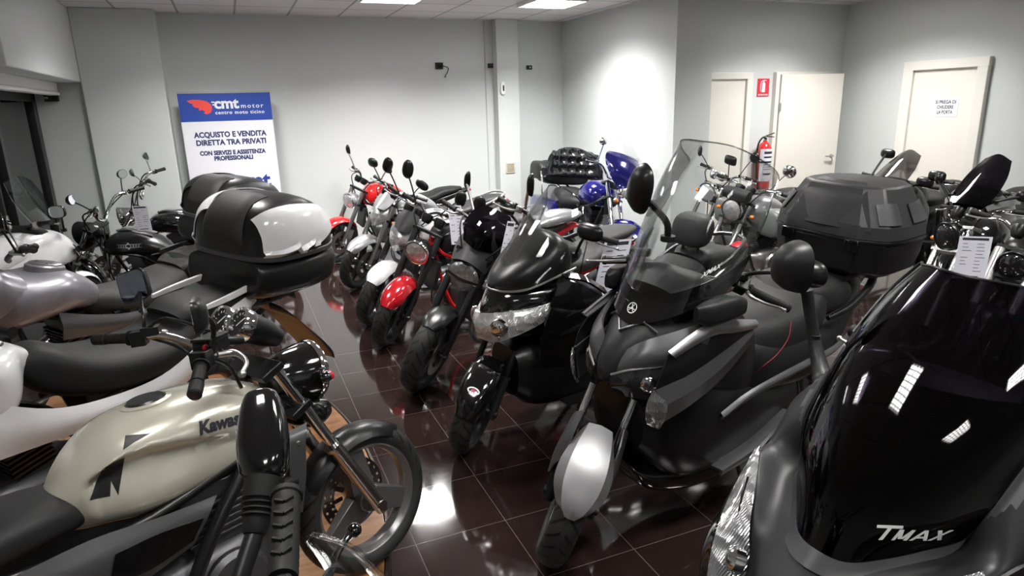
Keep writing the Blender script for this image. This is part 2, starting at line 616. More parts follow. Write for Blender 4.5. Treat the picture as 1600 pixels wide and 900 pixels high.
# the shop window behind its black frame, a closed grey-green shutter outside it
fr = MB()
FX = -1.9
for y0, y1 in ((8.62, 8.76), (7.25, 7.33), (6.0, 6.08)):
    fr.box((FX, (y0 + y1) / 2, 1.06), (0.09, y1 - y0, 2.1))
for z0, z1 in ((0.0, 0.1), (2.03, 2.11)):
    fr.box((FX, 7.38, (z0 + z1) / 2), (0.09, 2.76, z1 - z0))
wf = struct('window_1', fr, mat('black_window_frame', (0.012, 0.012, 0.013), 0.35), bev=0.004)
gl = bx(FX - 0.005, FX + 0.005, 6.0, 8.66, 0.08, 2.05)
gl.build('window_pane', clear_mat('window_glass', (0.8, 0.86, 0.83), 1.0, rough=0.02), wf)
sh = MB()
rows = []
for i in range(60):
    z = 0.02 + i * 0.036
    rows += [[(FX - 0.16, 5.95, z), (FX - 0.16, 8.8, z)], [(FX - 0.145, 5.95, z + 0.018), (FX - 0.145, 8.8, z + 0.018)]]
sh.sheet(rows, 0.004, 1, 1)
sh.build('window_shutter', mat('grey_green_shutter', (0.42, 0.50, 0.47), 0.5), wf)
bl = MB()
bl.box((-1.72, 7.35, 2.17), (0.2, 2.7, 0.10))
bl.box((-1.66, 7.35, 2.105), (0.10, 2.72, 0.035))
struct('trim_6', bl, mat('white_blind_box', (0.72, 0.71, 0.69), 0.5), bev=0.008)

# doors
def door_frame(name, pts, m, parent=None):
    mb = MB()
    for c, d in pts:
        mb.box(c, d)
    return struct(name, mb, m, parent, bev=0.004)

d1 = door_frame('door_1', [((7.475, 5.73, 1.1), (0.07, 0.125, 2.2)), ((7.475, 4.87, 1.1), (0.07, 0.11, 2.2)), ((7.475, 5.30, 2.175), (0.072, 0.98, 0.1))], JAMB)
leaf = bx(7.478, 7.53, 4.92, 5.67, 0.01, 2.13).build('door_leaf', DOORM, d1, bev=0.003)

def door_handle(parent, o, n, along, name='door_handle'):
    """lever handle: o on the door face, n outward, along the lever's direction."""
    o, n, a = Vector(o), Vector(n), Vector(along)
    mb = MB()
    mb.lathe([(0.022, 0), (0.022, 0.008), (0.012, 0.01)], o, n, 20)
    mb.tube([o, o + n * 0.05, o + n * 0.055 + a * 0.02, o + n * 0.055 + a * 0.12], 0.009, 10)
    mb.lathe([(0.02, 0), (0.02, 0.006)], o - Vector((0, 0, 0.09)), n, 18)
    return mb.build(name, X['alu'], parent)

door_handle(leaf, (7.478, 5.60, 1.08), (-1, 0, 0), (0, -1, 0))
d2 = door_frame('door_2', [((5.96, 6.71, 1.08), (0.085, 0.06, 2.16)), ((5.55, 6.71, 2.13), (0.9, 0.062, 0.075)), ((5.13, 6.71, 1.08), (0.08, 0.06, 2.16))], JAMB)
bx(5.14, 5.93, 6.712, 6.75, 0.01, 2.11).build('door_leaf', DOORM, d2)
d3 = door_frame('door_3', [((6.385, 6.70, 1.085), (0.06, 0.07, 2.17)), ((7.30, 6.71, 1.085), (0.06, 0.05, 2.17)), ((6.84, 6.71, 2.145), (0.95, 0.05, 0.06))], JAMB)
lf = MB(Matrix.Translation((6.42, 6.66, 0)) @ Matrix.Rotation(radians(-10), 4, 'Z'))
lf.box((0.44, 0, 1.075), (0.88, 0.042, 2.13))
lfo = lf.build('door_leaf', DOORM, d3, bev=0.003)
cA, sA = cos(radians(-10)), sin(radians(-10))
hp = Vector((6.42 + 0.80 * cA, 6.66 + 0.80 * sA, 1.12)) + Vector((sA, -cA, 0)) * 0.022
door_handle(lfo, hp, (sA, -cA, 0), (-cA, -sA, 0))
hg = MB()
for z in (0.3, 1.75):
    hg.lathe([(0.009, -0.05), (0.009, 0.05)], (6.418, 6.632, z), (0, 0, 1), 10)
hg.build('hinge', X['alu'], lfo)

# ceiling fixtures: louvred fluorescent panels
PANEL = mat('lit_fluorescent_tube', (0.9, 0.9, 0.9), 0.5, emit=(1.0, 0.985, 0.96), es=9.0)
FRAMEM = mat('white_fixture_frame', (0.8, 0.8, 0.8), 0.4)
LOUV = mat('aluminium_louvre', (0.75, 0.75, 0.76), 0.25, 0.9)
fx0 = None
for i, (x, y) in enumerate(FIX):
    lab = 'square louvred fluorescent ceiling lamp in the tiled ceiling'
    if i == 1:
        lab = 'lit square ceiling lamp with louvres at the top edge near the right corner'
    if fx0 is None:
        fx0 = thing('ceiling_light', lab, 'ceiling light', (x, y, CEIL), group='louvred ceiling lamps')
        t = MB()
        for yy in (-.19, -.063, .063, .19):
            t.tube([(-.27, yy, -0.012), (.27, yy, -0.012)], 0.02, 8)
        t.build('tube', PANEL, fx0)
        f = MB()
        for a, b, c, d in ((0, -.295, .6, .012), (0, .295, .6, .012), (-.295, 0, .012, .6), (.295, 0, .012, .6)):
            f.box((a, b, -0.02), (c, d, 0.044))
        f.build('frame', FRAMEM, fx0)
        l = MB()
        for k in range(1, 8):
            l.box((-.29 + k * .0725, 0, -0.037), (0.010, .58, 0.012))
        for k in range(1, 4):
            l.box((0, -.29 + k * .145, -0.037), (.58, 0.014, 0.012))
        l.build('louvre', LOUV, fx0)
    else:
        r = fx0.copy()
        COL.objects.link(r)
        r.location = (x, y, CEIL)
        r['label'] = lab
        for ch in fx0.children:
            c = ch.copy()
            COL.objects.link(c)
            c.parent = r

# round wooden podium by the window
def wood_mat():
    m = mat('oak_veneer', (0.42, 0.2, 0.075), 0.32, coat=0.3)
    nt = m.node_tree
    b = nt.nodes['Principled BSDF']
    tc = nt.nodes.new('ShaderNodeTexCoord')
    mp = nt.nodes.new('ShaderNodeMapping')
    mp.inputs['Scale'].default_value = (1.5, 14, 1)
    mp.inputs['Rotation'].default_value = (0, 0, radians(25))
    nt.links.new(tc.outputs['Object'], mp.inputs['Vector'])
    n = nt.nodes.new('ShaderNodeTexNoise')
    n.inputs['Scale'].default_value = 2.0
    n.inputs['Detail'].default_value = 8
    n.inputs['Distortion'].default_value = 0.6
    nt.links.new(mp.outputs[0], n.inputs['Vector'])
    cp = nt.nodes.new('ShaderNodeValToRGB')
    cp.color_ramp.elements[0].position = 0.3
    cp.color_ramp.elements[0].color = (0.17, 0.068, 0.02, 1)
    cp.color_ramp.elements[1].position = 0.7
    cp.color_ramp.elements[1].color = (0.36, 0.17, 0.06, 1)
    nt.links.new(n.outputs['Fac'], cp.inputs[0])
    nt.links.new(cp.outputs[0], b.inputs['Base Color'])
    return m

PZ = 0.08
def podium_outline(rr, cx, cy, xmin):
    pts = []
    for i in range(73):
        a = -pi / 2 + pi * i / 72
        p = (cx + rr * cos(a), cy + rr * sin(a))
        pts.append(p)
    return [(max(p[0], xmin), p[1]) for p in pts if p[1] > -1.0 or True]
PCX, PCY, PRR = -2.95, 3.17, 3.42
pod = thing('display_podium', 'round wooden display podium on the tiled floor under the cream bike', 'podium', (0, 0, 0))
ol = [p for p in podium_outline(PRR, PCX, PCY, -2.5) if p[1] < 5.12]
ol += [(-2.5, 5.12)] if ol[-1][1] < 5.11 else []
ol = [p for p in ol if p[0] > -2.5 and p[1] > 1.05]
ol = [p for p in ol if p[1] < 4.74]
ol = [(-2.5, ol[0][1])] + ol + [(-.2, 4.93), (-.27, 5.16), (-1.3, 5.16), (-1.3, 4.6), (-2.5, 4.6)]
MB().plate([(x, y, 0.0) for x, y in ol], (0, 0, PZ)).build('deck', wood_mat(), pod, smooth=False)
ed = MB()
arc = [(PCX + (PRR + .006) * cos(a), PCY + (PRR + .006) * sin(a)) for a in [radians(-80 + 2.0 * i) for i in range(66)]]
arc = [p for p in arc if 1.05 < p[1] < 4.74 and p[0] > -2.4]
ed.sheet([[(x, y, 0.0), (x, y, PZ + 0.002)] for x, y in arc], 0.012, 1, 1)
ed.build('edge_strip', mat('dark_bronze_strip', (0.05, 0.035, 0.025), 0.35, 0.5), pod)
# ---------------------------------------------------------------- motorcycle parts (local frame: x ahead, y left, z up, origin under the front axle)
def steerM(deg, rake=25.0, trail=0.10):
    """turns the front end about its steering axis."""
    ax = Vector((-tan(radians(rake)), 0, 1)).normalized()
    T = Matrix.Translation((trail, 0, 0))
    return T @ Matrix.Rotation(radians(deg), 4, ax) @ T.inverted()

def tyre(parent, c, R, w, M=None, name='tyre', n=64):
    """tyre with tread bands in its UV map."""
    M = M or Matrix.Identity(4)
    prof = []
    rin = R * 0.755
    for i in range(15):
        a = -pi / 2 - 0.85 + (pi + 1.7) * i / 14
        rr = R - w * 0.82 + w * 0.82 * cos(a) if abs(a) < pi / 2 else None
        if rr is None:
            k = (abs(a) - pi / 2) / 0.85
            rr = (R - w * 0.82) * (1 - k) + rin * k
            y = math.copysign(w * (1 - 0.22 * k * k), a)
        else:
            y = w * sin(a)
        prof.append((rr, y))
    vs, fs, uv = [], [], []
    m = len(prof)
    for j in range(n):
        t = 2 * pi * j / n
        for r, y in prof:
            vs.append(M @ Vector((c[0] + r * cos(t), c[1] + y, c[2] + r * sin(t))))
    for j in range(n):
        for i in range(m - 1):
            k = (j + 1) % n
            fs.append((j * m + i, j * m + i + 1, k * m + i + 1, k * m + i))
            u0, u1 = j / n, (j + 1) / n
            uv += [(u0, i / (m - 1)), (u0, (i + 1) / (m - 1)), (u1, (i + 1) / (m - 1)), (u1, i / (m - 1))]
    me = bpy.data.meshes.new(name)
    me.from_pydata([tuple(v) for v in vs], [], fs)
    l = me.uv_layers.new(name='UVMap')
    for i, q in enumerate(uv):
        l.data[i].uv = q
    for p in me.polygons:
        p.use_smooth = True
    me.materials.append(X['tyre'])
    o = bpy.data.objects.new(name, me)
    COL.objects.link(o)
    o.parent = parent
    return o

def wheel(root, c, R, w, M=None, spokes=5, rim='rimblack', discs=1, dr=0.14, name='front_wheel', split=False, holes=False, sw=0.02, ph=0.35):
    """cast wheel: the rim is the part; tyre and brake discs are its sub-parts."""
    M = M or Matrix.Identity(4)
    c = Vector(c)
    rin = R * 0.775
    mb = MB(M)
    mb.ring([(rin, -w * .8), (rin, w * .8), (rin - .012, w * .74), (rin - .028, w * .35), (rin - .028, -w * .35), (rin - .012, -w * .74)], c, (0, 1, 0), 48)
    mb.lathe([(0.045, -w * .9), (0.05, -w * .5), (0.05, w * .5), (0.045, w * .9)], c, (0, 1, 0), 20)
    for i in range(spokes):
        a = 2 * pi * i / spokes + ph
        for da in ((-0.16, 0.16) if split else (0,)):
            e = c + Vector((cos(a + da), 0, sin(a + da))) * (rin - .02)
            b = c + Vector((cos(a + da * .3), 0, sin(a + da * .3))) * 0.035
            t = (e - b).normalized()
            s = t.cross(Vector((0, 1, 0)))
            k = sw * (.6 if split else 1)
            mb.grid([[b + s * k * 1.3 + Vector((0, w * .5, 0)), b - s * k * 1.3 + Vector((0, w * .5, 0)), b - s * k * 1.3 - Vector((0, w * .5, 0)), b + s * k * 1.3 - Vector((0, w * .5, 0))],
                     [e + s * k + Vector((0, w * .3, 0)), e - s * k + Vector((0, w * .3, 0)), e - s * k - Vector((0, w * .3, 0)), e + s * k - Vector((0, w * .3, 0))]])
    wo = mb.build(name, X[rim], root, bev=0.003)
    tyre(wo, c, R, w, M)
    for sd in ((1, -1) if discs == 2 else ((-1,) if discs == -1 else (1,))):
        d = MB(M)
        y0 = sd * (w * .9 + .012)
        if holes:
            rs = [dr * .62, dr * .68, dr * .74, dr * .80, dr * .86, dr * .93, dr]
            n = 72
            for q in range(len(rs) - 1):
                for j in range(n):
                    if q in (1, 3, 4) and (j + q) % (3 if q != 3 else 2) == 0 and not (q == 3 and j % 4):
                        continue
                    t0, t1 = 2 * pi * j / n, 2 * pi * (j + 1) / n
                    d.add([c + Vector((r * cos(t), y, r * sin(t))) for y in (y0, y0 + .005) for r, t in ((rs[q], t0), (rs[q + 1], t0), (rs[q + 1], t1), (rs[q], t1))],
                          [(0, 1, 2, 3), (7, 6, 5, 4), (0, 1, 5, 4), (1, 2, 6, 5), (2, 3, 7, 6), (3, 0, 4, 7)])
            for j in range(6):
                t = 2 * pi * j / 6
                d.box(c + Vector((cos(t) * dr * .5, y0 + .003, sin(t) * dr * .5)), (dr * .3, .005, .016), Matrix.Rotation(-t, 3, 'Y'))
        else:
            d.ring([(dr * .62, y0), (dr, y0), (dr, y0 + .005), (dr * .62, y0 + .005)], c, (0, 1, 0), 36)
        for j in range(5):
            t = 2 * pi * j / 5
            d.box(c + Vector((cos(t) * dr * .5, y0 + .003, sin(t) * dr * .5)), (dr * .34, .004, .02), Matrix.Rotation(-t, 3, 'Y'))
        d.build('brake_disc', X['disc'], wo)
    return wo

def fork(root, R, M=None, rake=25.0, trail=0.10, y=0.1, ztop=0.9, up='chrome', lo='alu', zmid=None, r_up=0.021, r_lo=0.027, off=None, caliper=1, clamp='satin', clamps=True):
    """two telescopic legs with triple clamps and calipers. returns the function x(z) of the leg line."""
    M = M or Matrix.Identity(4)
    tn = tan(radians(rake))
    zmid = zmid or R + 0.3
    def fx(z):
        return -(z - R) * tn
    top, bot = MB(M), MB(M)
    for s in (1, -1):
        top.tube([(fx(zmid - .02), s * y, zmid - .02), (fx(ztop), s * y, ztop)], r_up, 14)
        bot.tube([(fx(R - .03), s * y, R - .03), (fx(R + .06), s * y, R + .06), (fx(zmid), s * y, zmid)], [r_lo * .9, r_lo, r_lo], 14)
        bot.lathe([(r_lo * 1.25, 0), (r_lo * 1.25, .014)], (fx(zmid), s * y, zmid - .01), (-tn, 0, 1), 16)
        bot.lathe([(.02, -.03), (.02, .03)], (0, s * y, R), (0, 1, 0), 12)
    bot.tube([(0, -y, R), (0, y, R)], .012, 8)
    for sd in ((1, -1) if caliper == 2 else (1,)):
        bot.box((fx(R + .12) - .06, sd * (y - .015), R + .10), (.07, .04, .11), M3('Y', -20))
    cl = MB(M)
    for z in (ztop, ztop - .16):
        cl.box((fx(z) - .02, 0, z), (.085, 2 * y + .06, .026), M3('Y', -rake))
    if clamps:
        cl.build('fork_clamp', X[clamp], root, bev=.004)
    f = bot.build('fork_leg', X[lo], root, bev=0)
    top.build('fork_tube', X[up], root)
    return fx

def fender(root, c, R, w, a0, a1, m, M=None, t=0.004, drop=0.03, name='front_fender', n=12, tip=0.6):
    """mudguard hugging the tyre from angle a0 (front) to a1 (rear), degrees from ahead."""
    mb = MB(M or Matrix.Identity(4))
    rows = []
    for i in range(n + 1):
        k = i / n
        a = radians(a0 + (a1 - a0) * k)
        ww = w * (1.0 - (1 - tip) * max(0, 1 - k * 4) ** 2 - (1 - tip) * .5 * max(0, (k - .8) * 5) ** 2)
        row = []
        for q in (-1, -.75, -.35, 0, .35, .75, 1):
            rr = R + .012 - drop * abs(q) ** 3.2
            row.append((c[0] + rr * cos(a), c[1] + ww * q, c[2] + rr * sin(a)))
        rows.append(row)
    mb.sheet(rows, t, 2, 1)
    return mb.build(name, m, root)

def round_light(root, o, r, M=None, shell='chrome', depth=0.13, ax=(1, 0, -.12), lens='lens', rim='chrome', name='headlight'):
    M = M or Matrix.Identity(4)
    a = Vector(ax).normalized()
    sh = MB(M)
    sh.lathe([(r * .12, -depth), (r * .5, -depth * .9), (r * .82, -depth * .6), (r * .98, -depth * .2), (r, 0)], o, a, 32)
    s = sh.build(name, X[shell], root)
    rm = MB(M)
    rm.ring([(r * 1.02, -.012), (r * 1.06, 0), (r * 1.02, .014), (r * .9, .012), (r * .9, 0)], o, a, 36)
    rm.build('headlight_rim', X[rim], s)
    ln = MB(M)
    ln.lathe([(r * .93, .004), (r * .8, .016), (r * .5, .026), (r * .01, .031)], o, a, 32)
    ln.build('headlight_lens', X[lens], s)
    return s

def handlebar(root, M=None, ctr=(-.42, 0, 1.0), w=.37, rise=.06, back=.08, gl=.125, m='darkmetal', lever='alu', name='handlebar', gw=.017, levers=True, mids=.16):
    """bar swept back to two rubber grips with levers and switch boxes."""
    M = M or Matrix.Identity(4)
    c = Vector(ctr)
    mb = MB(M)
    e = [(c + Vector((0, s * .04, 0)), c + Vector((0, s * mids * .6, rise * .3)), c + Vector((-back * .35, s * mids, rise)), c + Vector((-back * .65, s * (w - gl), rise * 1.02)), c + Vector((-back, s * w, rise))) for s in (1, -1)]
    mb.tube([*reversed(e[0]), *e[1]], .0125, 10, 4)
    b = mb.build(name, X[m], root)
    for q in e:
        g = MB(M)
        t = (q[4] - q[3]).normalized()
        g.tube([q[3], q[3] + t * .01, q[3] + t * .012, q[4] - t * .01, q[4]], [gw * 1.35, gw * 1.35, gw, gw, gw * 1.2], 12)
        g.build('grip', X['rubber'], b)
        if levers:
            l = MB(M)
            a = q[3] - t * .03
            l.box(a, (.036, .04, .036))
            l.tube([a + Vector((.02, 0, 0)), a + Vector((.055, 0, -.004)) + t * .03, a + Vector((.062, 0, -.012)) + t * .09, a + Vector((.045, 0, -.02)) + t * .165], [.007, .008, .006, .005], 8, 3)
            l.ell(a + Vector((.045, 0, -.02)) + t * .168, (.009, .009, .009))
            l.build('lever', X[lever], b)
    return b

def bar_mirror(root, p0, p1, M=None, n=(-1, 0, .05), w=.062, h=.045, shape=2.4, m='satin', glass='mirror', stem=.0055, mid=None, roll=0, depth=.035, stemmat=None, name='mirror'):
    """mirror on a stem from p0 to p1; n is the way the glass faces."""
    M = M or Matrix.Identity(4)
    p0, p1 = Vector(p0), Vector(p1)
    n = Vector(n).normalized()
    F = frame(n, Vector((0, 0, 1)).cross(n)) @ Matrix.Rotation(radians(roll), 3, 'Z')
    hd = MB(M)
    rows = []
    for k, d in ((.25, -depth), (.6, -depth * .86), (.88, -depth * .5), (1.0, -depth * .1), (1.0, .004)):
        rows.append([p1 + F @ Vector((math.copysign(abs(cos(t)) ** (2 / shape), cos(t)) * w * k, math.copysign(abs(sin(t)) ** (2 / shape), sin(t)) * h * k, d)) for t in [2 * pi * j / 28 for j in range(28)]])
    hd.grid(rows)
    o = hd.build(name, X[m], root)
    g = MB(M)
    g.grid([[p1 + F @ Vector((math.copysign(abs(cos(t)) ** (2 / shape), cos(t)) * w * .92, math.copysign(abs(sin(t)) ** (2 / shape), sin(t)) * h * .92, d)) for t in [2 * pi * j / 28 for j in range(28)]] for d in (.003, .006)])
    g.build('mirror_glass', X[glass], o)
    st = MB(M)
    b = p1 - n * depth * .6
    st.tube([p0, mid if mid else p0 * .5 + b * .5 + Vector((0, 0, .01)), b], stem, 8, 4)
    st.lathe([(stem * 2.2, -.012), (stem * 2.2, .012)], p0, (0, 0, 1), 10)
    st.build('mirror_stem', X[stemmat or m], o)
    return o

def indicator(root, o, d, M=None, lens='orange', stem='satin', r=.024, l=.06, name='turn_signal'):
    M = M or Matrix.Identity(4)
    o, d = Vector(o), Vector(d)
    mb = MB(M)
    mb.tube([o, o + d * l], .007, 8)
    e = o + d * (l + r * .6)
    mb.ell(e, (r * .9, r * 1.0, r * .78))
    b = mb.build(name, X[stem], root)
    q = MB(M)
    q.ell(e + Vector((r * .35, 0, 0)), (r * .8, r * .95, r * .72))
    q.build('turn_signal_lens', X[lens], b)
    return b

def vtwin(root, x=-.68, z=.45, name='engine', m='engine', fins='darkmetal', s=1.0, fl=True):
    """crankcase with two finned cylinders and round side covers."""
    mb = MB()
    mb.loft([(x - .22 * s, z - .1, .09, .09, 3), (x - .1 * s, z - .1, .15, .13, 3), (x + .1 * s, z - .1, .15, .13, 3), (x + .2 * s, z - .09, .09, .1, 3)], 20, 3)
    for sd in (1, -1):
        mb.lathe([(.1, 0), (.1, .02), (.085, .035), (.02, .04)], (x - .02, sd * .14, z - .1), (0, sd, 0), 24)
        mb.lathe([(.055, 0), (.055, .02), (.02, .028)], (x - .16, sd * .11, z - .12), (0, sd, 0), 18)
    e = mb.build(name, X[m], root)
    f = MB()
    for ax in ((.45, 0, 1), (-.6, 0, 1)) if fl else ((.2, 0, 1),):
        a = Vector(ax).normalized()
        b = Vector((x, 0, z - .02))
        Rm = frame(a, (0, 1, 0))
        for i in range(7):
            f.box(b + a * (.05 + i * .022), (.2 if not fl else .17, .16, .009), Rm)
        f.box(b + a * .13, (.13, .12, .22), Rm)
        f.box(b + a * .235, (.16, .14, .06), Rm)
    f.build('cylinder', X[fins], e)
    return e

def exhaust(root, pts, r0=.019, can=None, m='chrome', name='exhaust', canmat=None):
    mb = MB()
    mb.tube(pts, r0, 10, 5)
    o = mb.build(name, X[m], root)
    if can:
        a, b, r = can
        c = MB()
        c.tube([a, Vector(a).lerp(Vector(b), .08), Vector(a).lerp(Vector(b), .92), b], [r * .6, r, r, r * .75], 16)
        c.build('silencer', X[canmat or m], o)
    return o

def rear_end(root, WB, R2, w2, spokes=5, rim='rimblack', arm='darkmetal'):
    wheel(root, (-WB, 0, R2), R2, w2, None, spokes, rim, 1, .11, 'rear_wheel')
    mb = MB()
    for s in (1, -1):
        mb.tube([(-WB, s * .11, R2), (-WB + .25, s * .12, R2 + .03), (-WB + .5, s * .1, R2 + .07)], [.02, .026, .03], 8)
        mb.tube([(-WB + .1, s * .13, R2 + .05), (-WB + .22, s * .13, R2 + .38)], .022, 10)
    mb.tube([(-WB, -.12, R2), (-WB, .12, R2)], .014, 8)
    mb.build('swingarm', X[arm], root)

def side_stand(root, x=-.75, m='darkmetal', lean=7, name='side_stand'):
    """prop to the left, down to the ground the leaning machine stands on."""
    mb = MB()
    y = .27
    z = tan(radians(lean)) * y
    mb.tube([(x, .1, .26), (x + .05, y, z + .016)], .011, 8)
    mb.box((x + .05, y, z + .009), (.05, .035, .012), M3('X', lean))
    mb.build(name, X[m], root)

def frame_tubes(root, xs=-.36, zs=.84, WB=1.45, m='satin', y=.13):
    mb = MB()
    for s in (1, -1):
        mb.tube([(xs, s * .03, zs), (xs - .08, s * y, zs - .1), (xs - .45, s * y, .64), (-WB + .48, s * y * .9, .42)], .018, 8, 4)
        mb.tube([(xs - .02, s * .03, zs - .12), (xs - .06, s * y * .9, .45), (xs - .2, s * y, .25), (-WB + .5, s * y * .9, .27), (-WB + .48, s * y * .9, .45)], .015, 8, 4)
        mb.tube([(xs - .5, s * y * .9, .66), (-WB + .1, s * .08, .76), (-WB - .2, s * .06, .83)], .013, 8, 3)
    mb.tube([(xs + .015, 0, zs - .2), (xs - .02, 0, zs + .03)], .032, 12)
    mb.build('frame', X[m], root)

def price_tag(name, o, x, y, w, h, label, group='price sheets hung on the bikes', lines=9):
    """paper price sheet in a clear sleeve: o centre, x right, y up."""
    x, y = Vector(x).normalized(), Vector(y).normalized()
    n = x.cross(y)
    o = Vector(o)
    t = thing(name, label, 'price tag', o, (0, 0, 0), group)
    Rm = Matrix((x, y, n)).transposed()
    MB().box((0, 0, 0), (w, h, .002), Rm).build('sheet', X['paper'], t)
    q = MB()
    q.box(Rm @ Vector((0, h * .44, .0014)), (w * .8, h * .055, .0006), Rm)
    q.box(Rm @ Vector((0, -h * .44, .0014)), (w * .55, h * .03, .0006), Rm)
    random.seed(len(label))
    for i in range(lines):
        for k, x0 in enumerate((-.36, .08)):
            if random.random() < .25:
                continue
            L = random.uniform(.12, .3) * w
            q.box(Rm @ Vector((x0 * w + L / 2, h * (.33 - .72 * i / lines), .0014)), (L, h * .012, .0006), Rm)
    q.build('printed_lines', X['ink'], t)
    return t

def bike_root(label, x, y, head, lean, z=0.0, name='motorcycle', cat='motorcycle', group=None):
    return thing(name, label, cat, (x, y, z), (radians(-lean), 0, radians(head)), group)
# ---------------------------------------------------------------- the cream naked bike in front
K = bike_root('naked motorcycle with champagne fuel tank and twin chrome gauges on the wooden podium', .325, 2.35, 27, 6, PZ + .0015)
KR = .293
wheel(K, (0, 0, KR), KR, .056, None, 3, 'rimgrey', 1, .145, 'front_wheel', holes=True, sw=.040, ph=radians(95))
fork(K, KR, None, 26, .1, .1, .94, 'chrome', 'steel', .60, .021, .028)
fender(K, (0, 0, KR), KR, .072, 48, 150, X['satin'], None, drop=.05, tip=.55)
# headlight shell, chrome rim and indicators
s = round_light(K, (-.135, 0, .865), .108, None, 'gloss', .19, (1, 0, -.1))
indicator(s, (-.16, -.1, .87), (0, -1, 0), None, 'redlens', 'gloss', .026, .03)
indicator(s, (-.16, .1, .87), (0, 1, 0), None, 'redlens', 'gloss', .026, .03)
mb = MB()
mb.loft([(-.30, .80, .05, .06, 3), (-.24, .76, .11, .07, 3), (-.16, .725, .1, .05, 3), (-.10, .715, .05, .03, 3)], 16, 3)
mb.build('headlight_bracket', X['gloss'], K)
# clocks
for yy, xx in ((-.056, -.372), (.062, -.378)):
    a = Vector((-.83, 0, .56)).normalized()
    o = Vector((xx - .012, yy, 1.112))
    g = MB()
    g.lathe([(.03, -.15), (.046, -.10), (.05, -.04), (.05, 0)], o, a, 24)
    pod_ = g.build('gauge_pod', X['satin'], K)
    c = MB()
    c.ring([(.055, -.03), (.056, .004), (.052, .012), (.045, .008), (.045, -.03)], o, a, 32)
    c.build('gauge_ring', X['chrome'], pod_)
    d = MB()
    d.lathe([(.043, -.004), (.043, -.001)], o, a, 28)
    d.build('gauge_face', X['dial'], pod_)
    F = frame(a, (0, -1, 0))
    nd = MB()
    nd.box(o + F @ Vector((.006, .006, .001)), (.045, .0035, .002), F @ M3('Z', 40))
    for i in range(11):
        t = radians(220 - i * 26)
        nd.box(o + F @ Vector((cos(t) * .035, sin(t) * .035, .0005)), (.008, .002, .001), F @ M3('Z', math.degrees(t)))
    nd.build('gauge_needle', X['whiteink'], pod_)
# handlebar with grips, switch boxes, levers
hb = MB()
hb.tube([(-.69, -.375, 1.025), (-.60, -.25, 1.075), (-.53, -.17, 1.085), (-.45, -.06, 1.03), (-.44, 0, 1.02), (-.45, .06, 1.03), (-.53, .17, 1.09), (-.59, .25, 1.09), (-.67, .375, 1.095)], .0125, 12, 4)
B = hb.build('handlebar', X['chrome'], K)
for s in (1, -1):
    g = MB()
    a, b = (Vector((-.602, .265, 1.092)), Vector((-.675, .382, 1.096))) if s > 0 else (Vector((-.612, -.265, 1.071)), Vector((-.692, -.38, 1.024)))
    t = (b - a).normalized()
    pts, rr = [a, a + t * .003], [.024, .024]
    for i in range(12):
        pts += [a + t * (.006 + i * .0068), a + t * (.0085 + i * .0068)]
        rr += [.0175, .0188]
    g.tube([a, a + t * .006], .025, 16)
    g.tube(pts, .0178, 16)
    g.tube([a + t * .09, a + t * .092, a + t * .136, a + t * .14], [.017, .0195, .0195, .015], 16)
    g.build('grip', X['rubber'], B)
    w = MB()
    q = a - t * .03
    w.box(q, (.045, .05, .05), M3('Z', -s * 35))
    w.box(q + Vector((.03, -s * .03, .02)), (.055, .05, .03), M3('Z', -s * 30))
    w.tube([q + Vector((.02, -s * .02, 0)), q + Vector((.10, -s * .07, -.06)), q + Vector((.14, -s * .1, -.15))], .006, 8, 4)
    w.tube([q + Vector((.02, -s * .03, .03)), q + Vector((.06, -s * .1, .06)), q + Vector((.16, -s * .14, .0))], .006, 8, 4)
    w.build('switch_box', X['satin'], B, bev=.004)
    l = MB()
    l.tube([q + Vector((.045, 0, 0)), q + Vector((.085, s * .01, -.005)), q + Vector((.09, s * .05, -.012)), q + Vector((.072, s * .11, -.02)), q + Vector((.03, s * .16, -.03))], [.009, .011, .008, .007, .006], 10, 4)
    l.ell(q + Vector((.03, s * .163, -.03)), (.011, .011, .011))
    l.build('lever', X['alu'], B)
rb = MB()
rb.ell((-.575, -.235, 1.108), (.012, .008, .012))
rb.build('kill_switch', X['redlens'], B)
mc = MB()
mc.box((-.545, -.20, 1.105), (.085, .06, .035), M3('Z', 28))
mc.box((-.545, -.20, 1.127), (.09, .066, .01), M3('Z', 28))
mc.tube([(-.50, -.18, 1.10), (-.43, -.15, 1.08)], .014, 10)
mc.build('brake_reservoir', X['satin'], B, bev=.003)
bar_mirror(K, (-.565, .245, 1.10), (-.52, .385, 1.245), None, (-.93, -.36, .1), .068, .056, 5, 'satin', 'darkmirror', .006, (-.555, .25, 1.165), 12)
bar_mirror(K, (-.56, -.235, 1.10), (-.622, -.325, 1.222), None, (-.88, .47, .0), .060, .048, 5, 'satin', 'mirror', .0075, (-.55, -.25, 1.17), 0, .03)
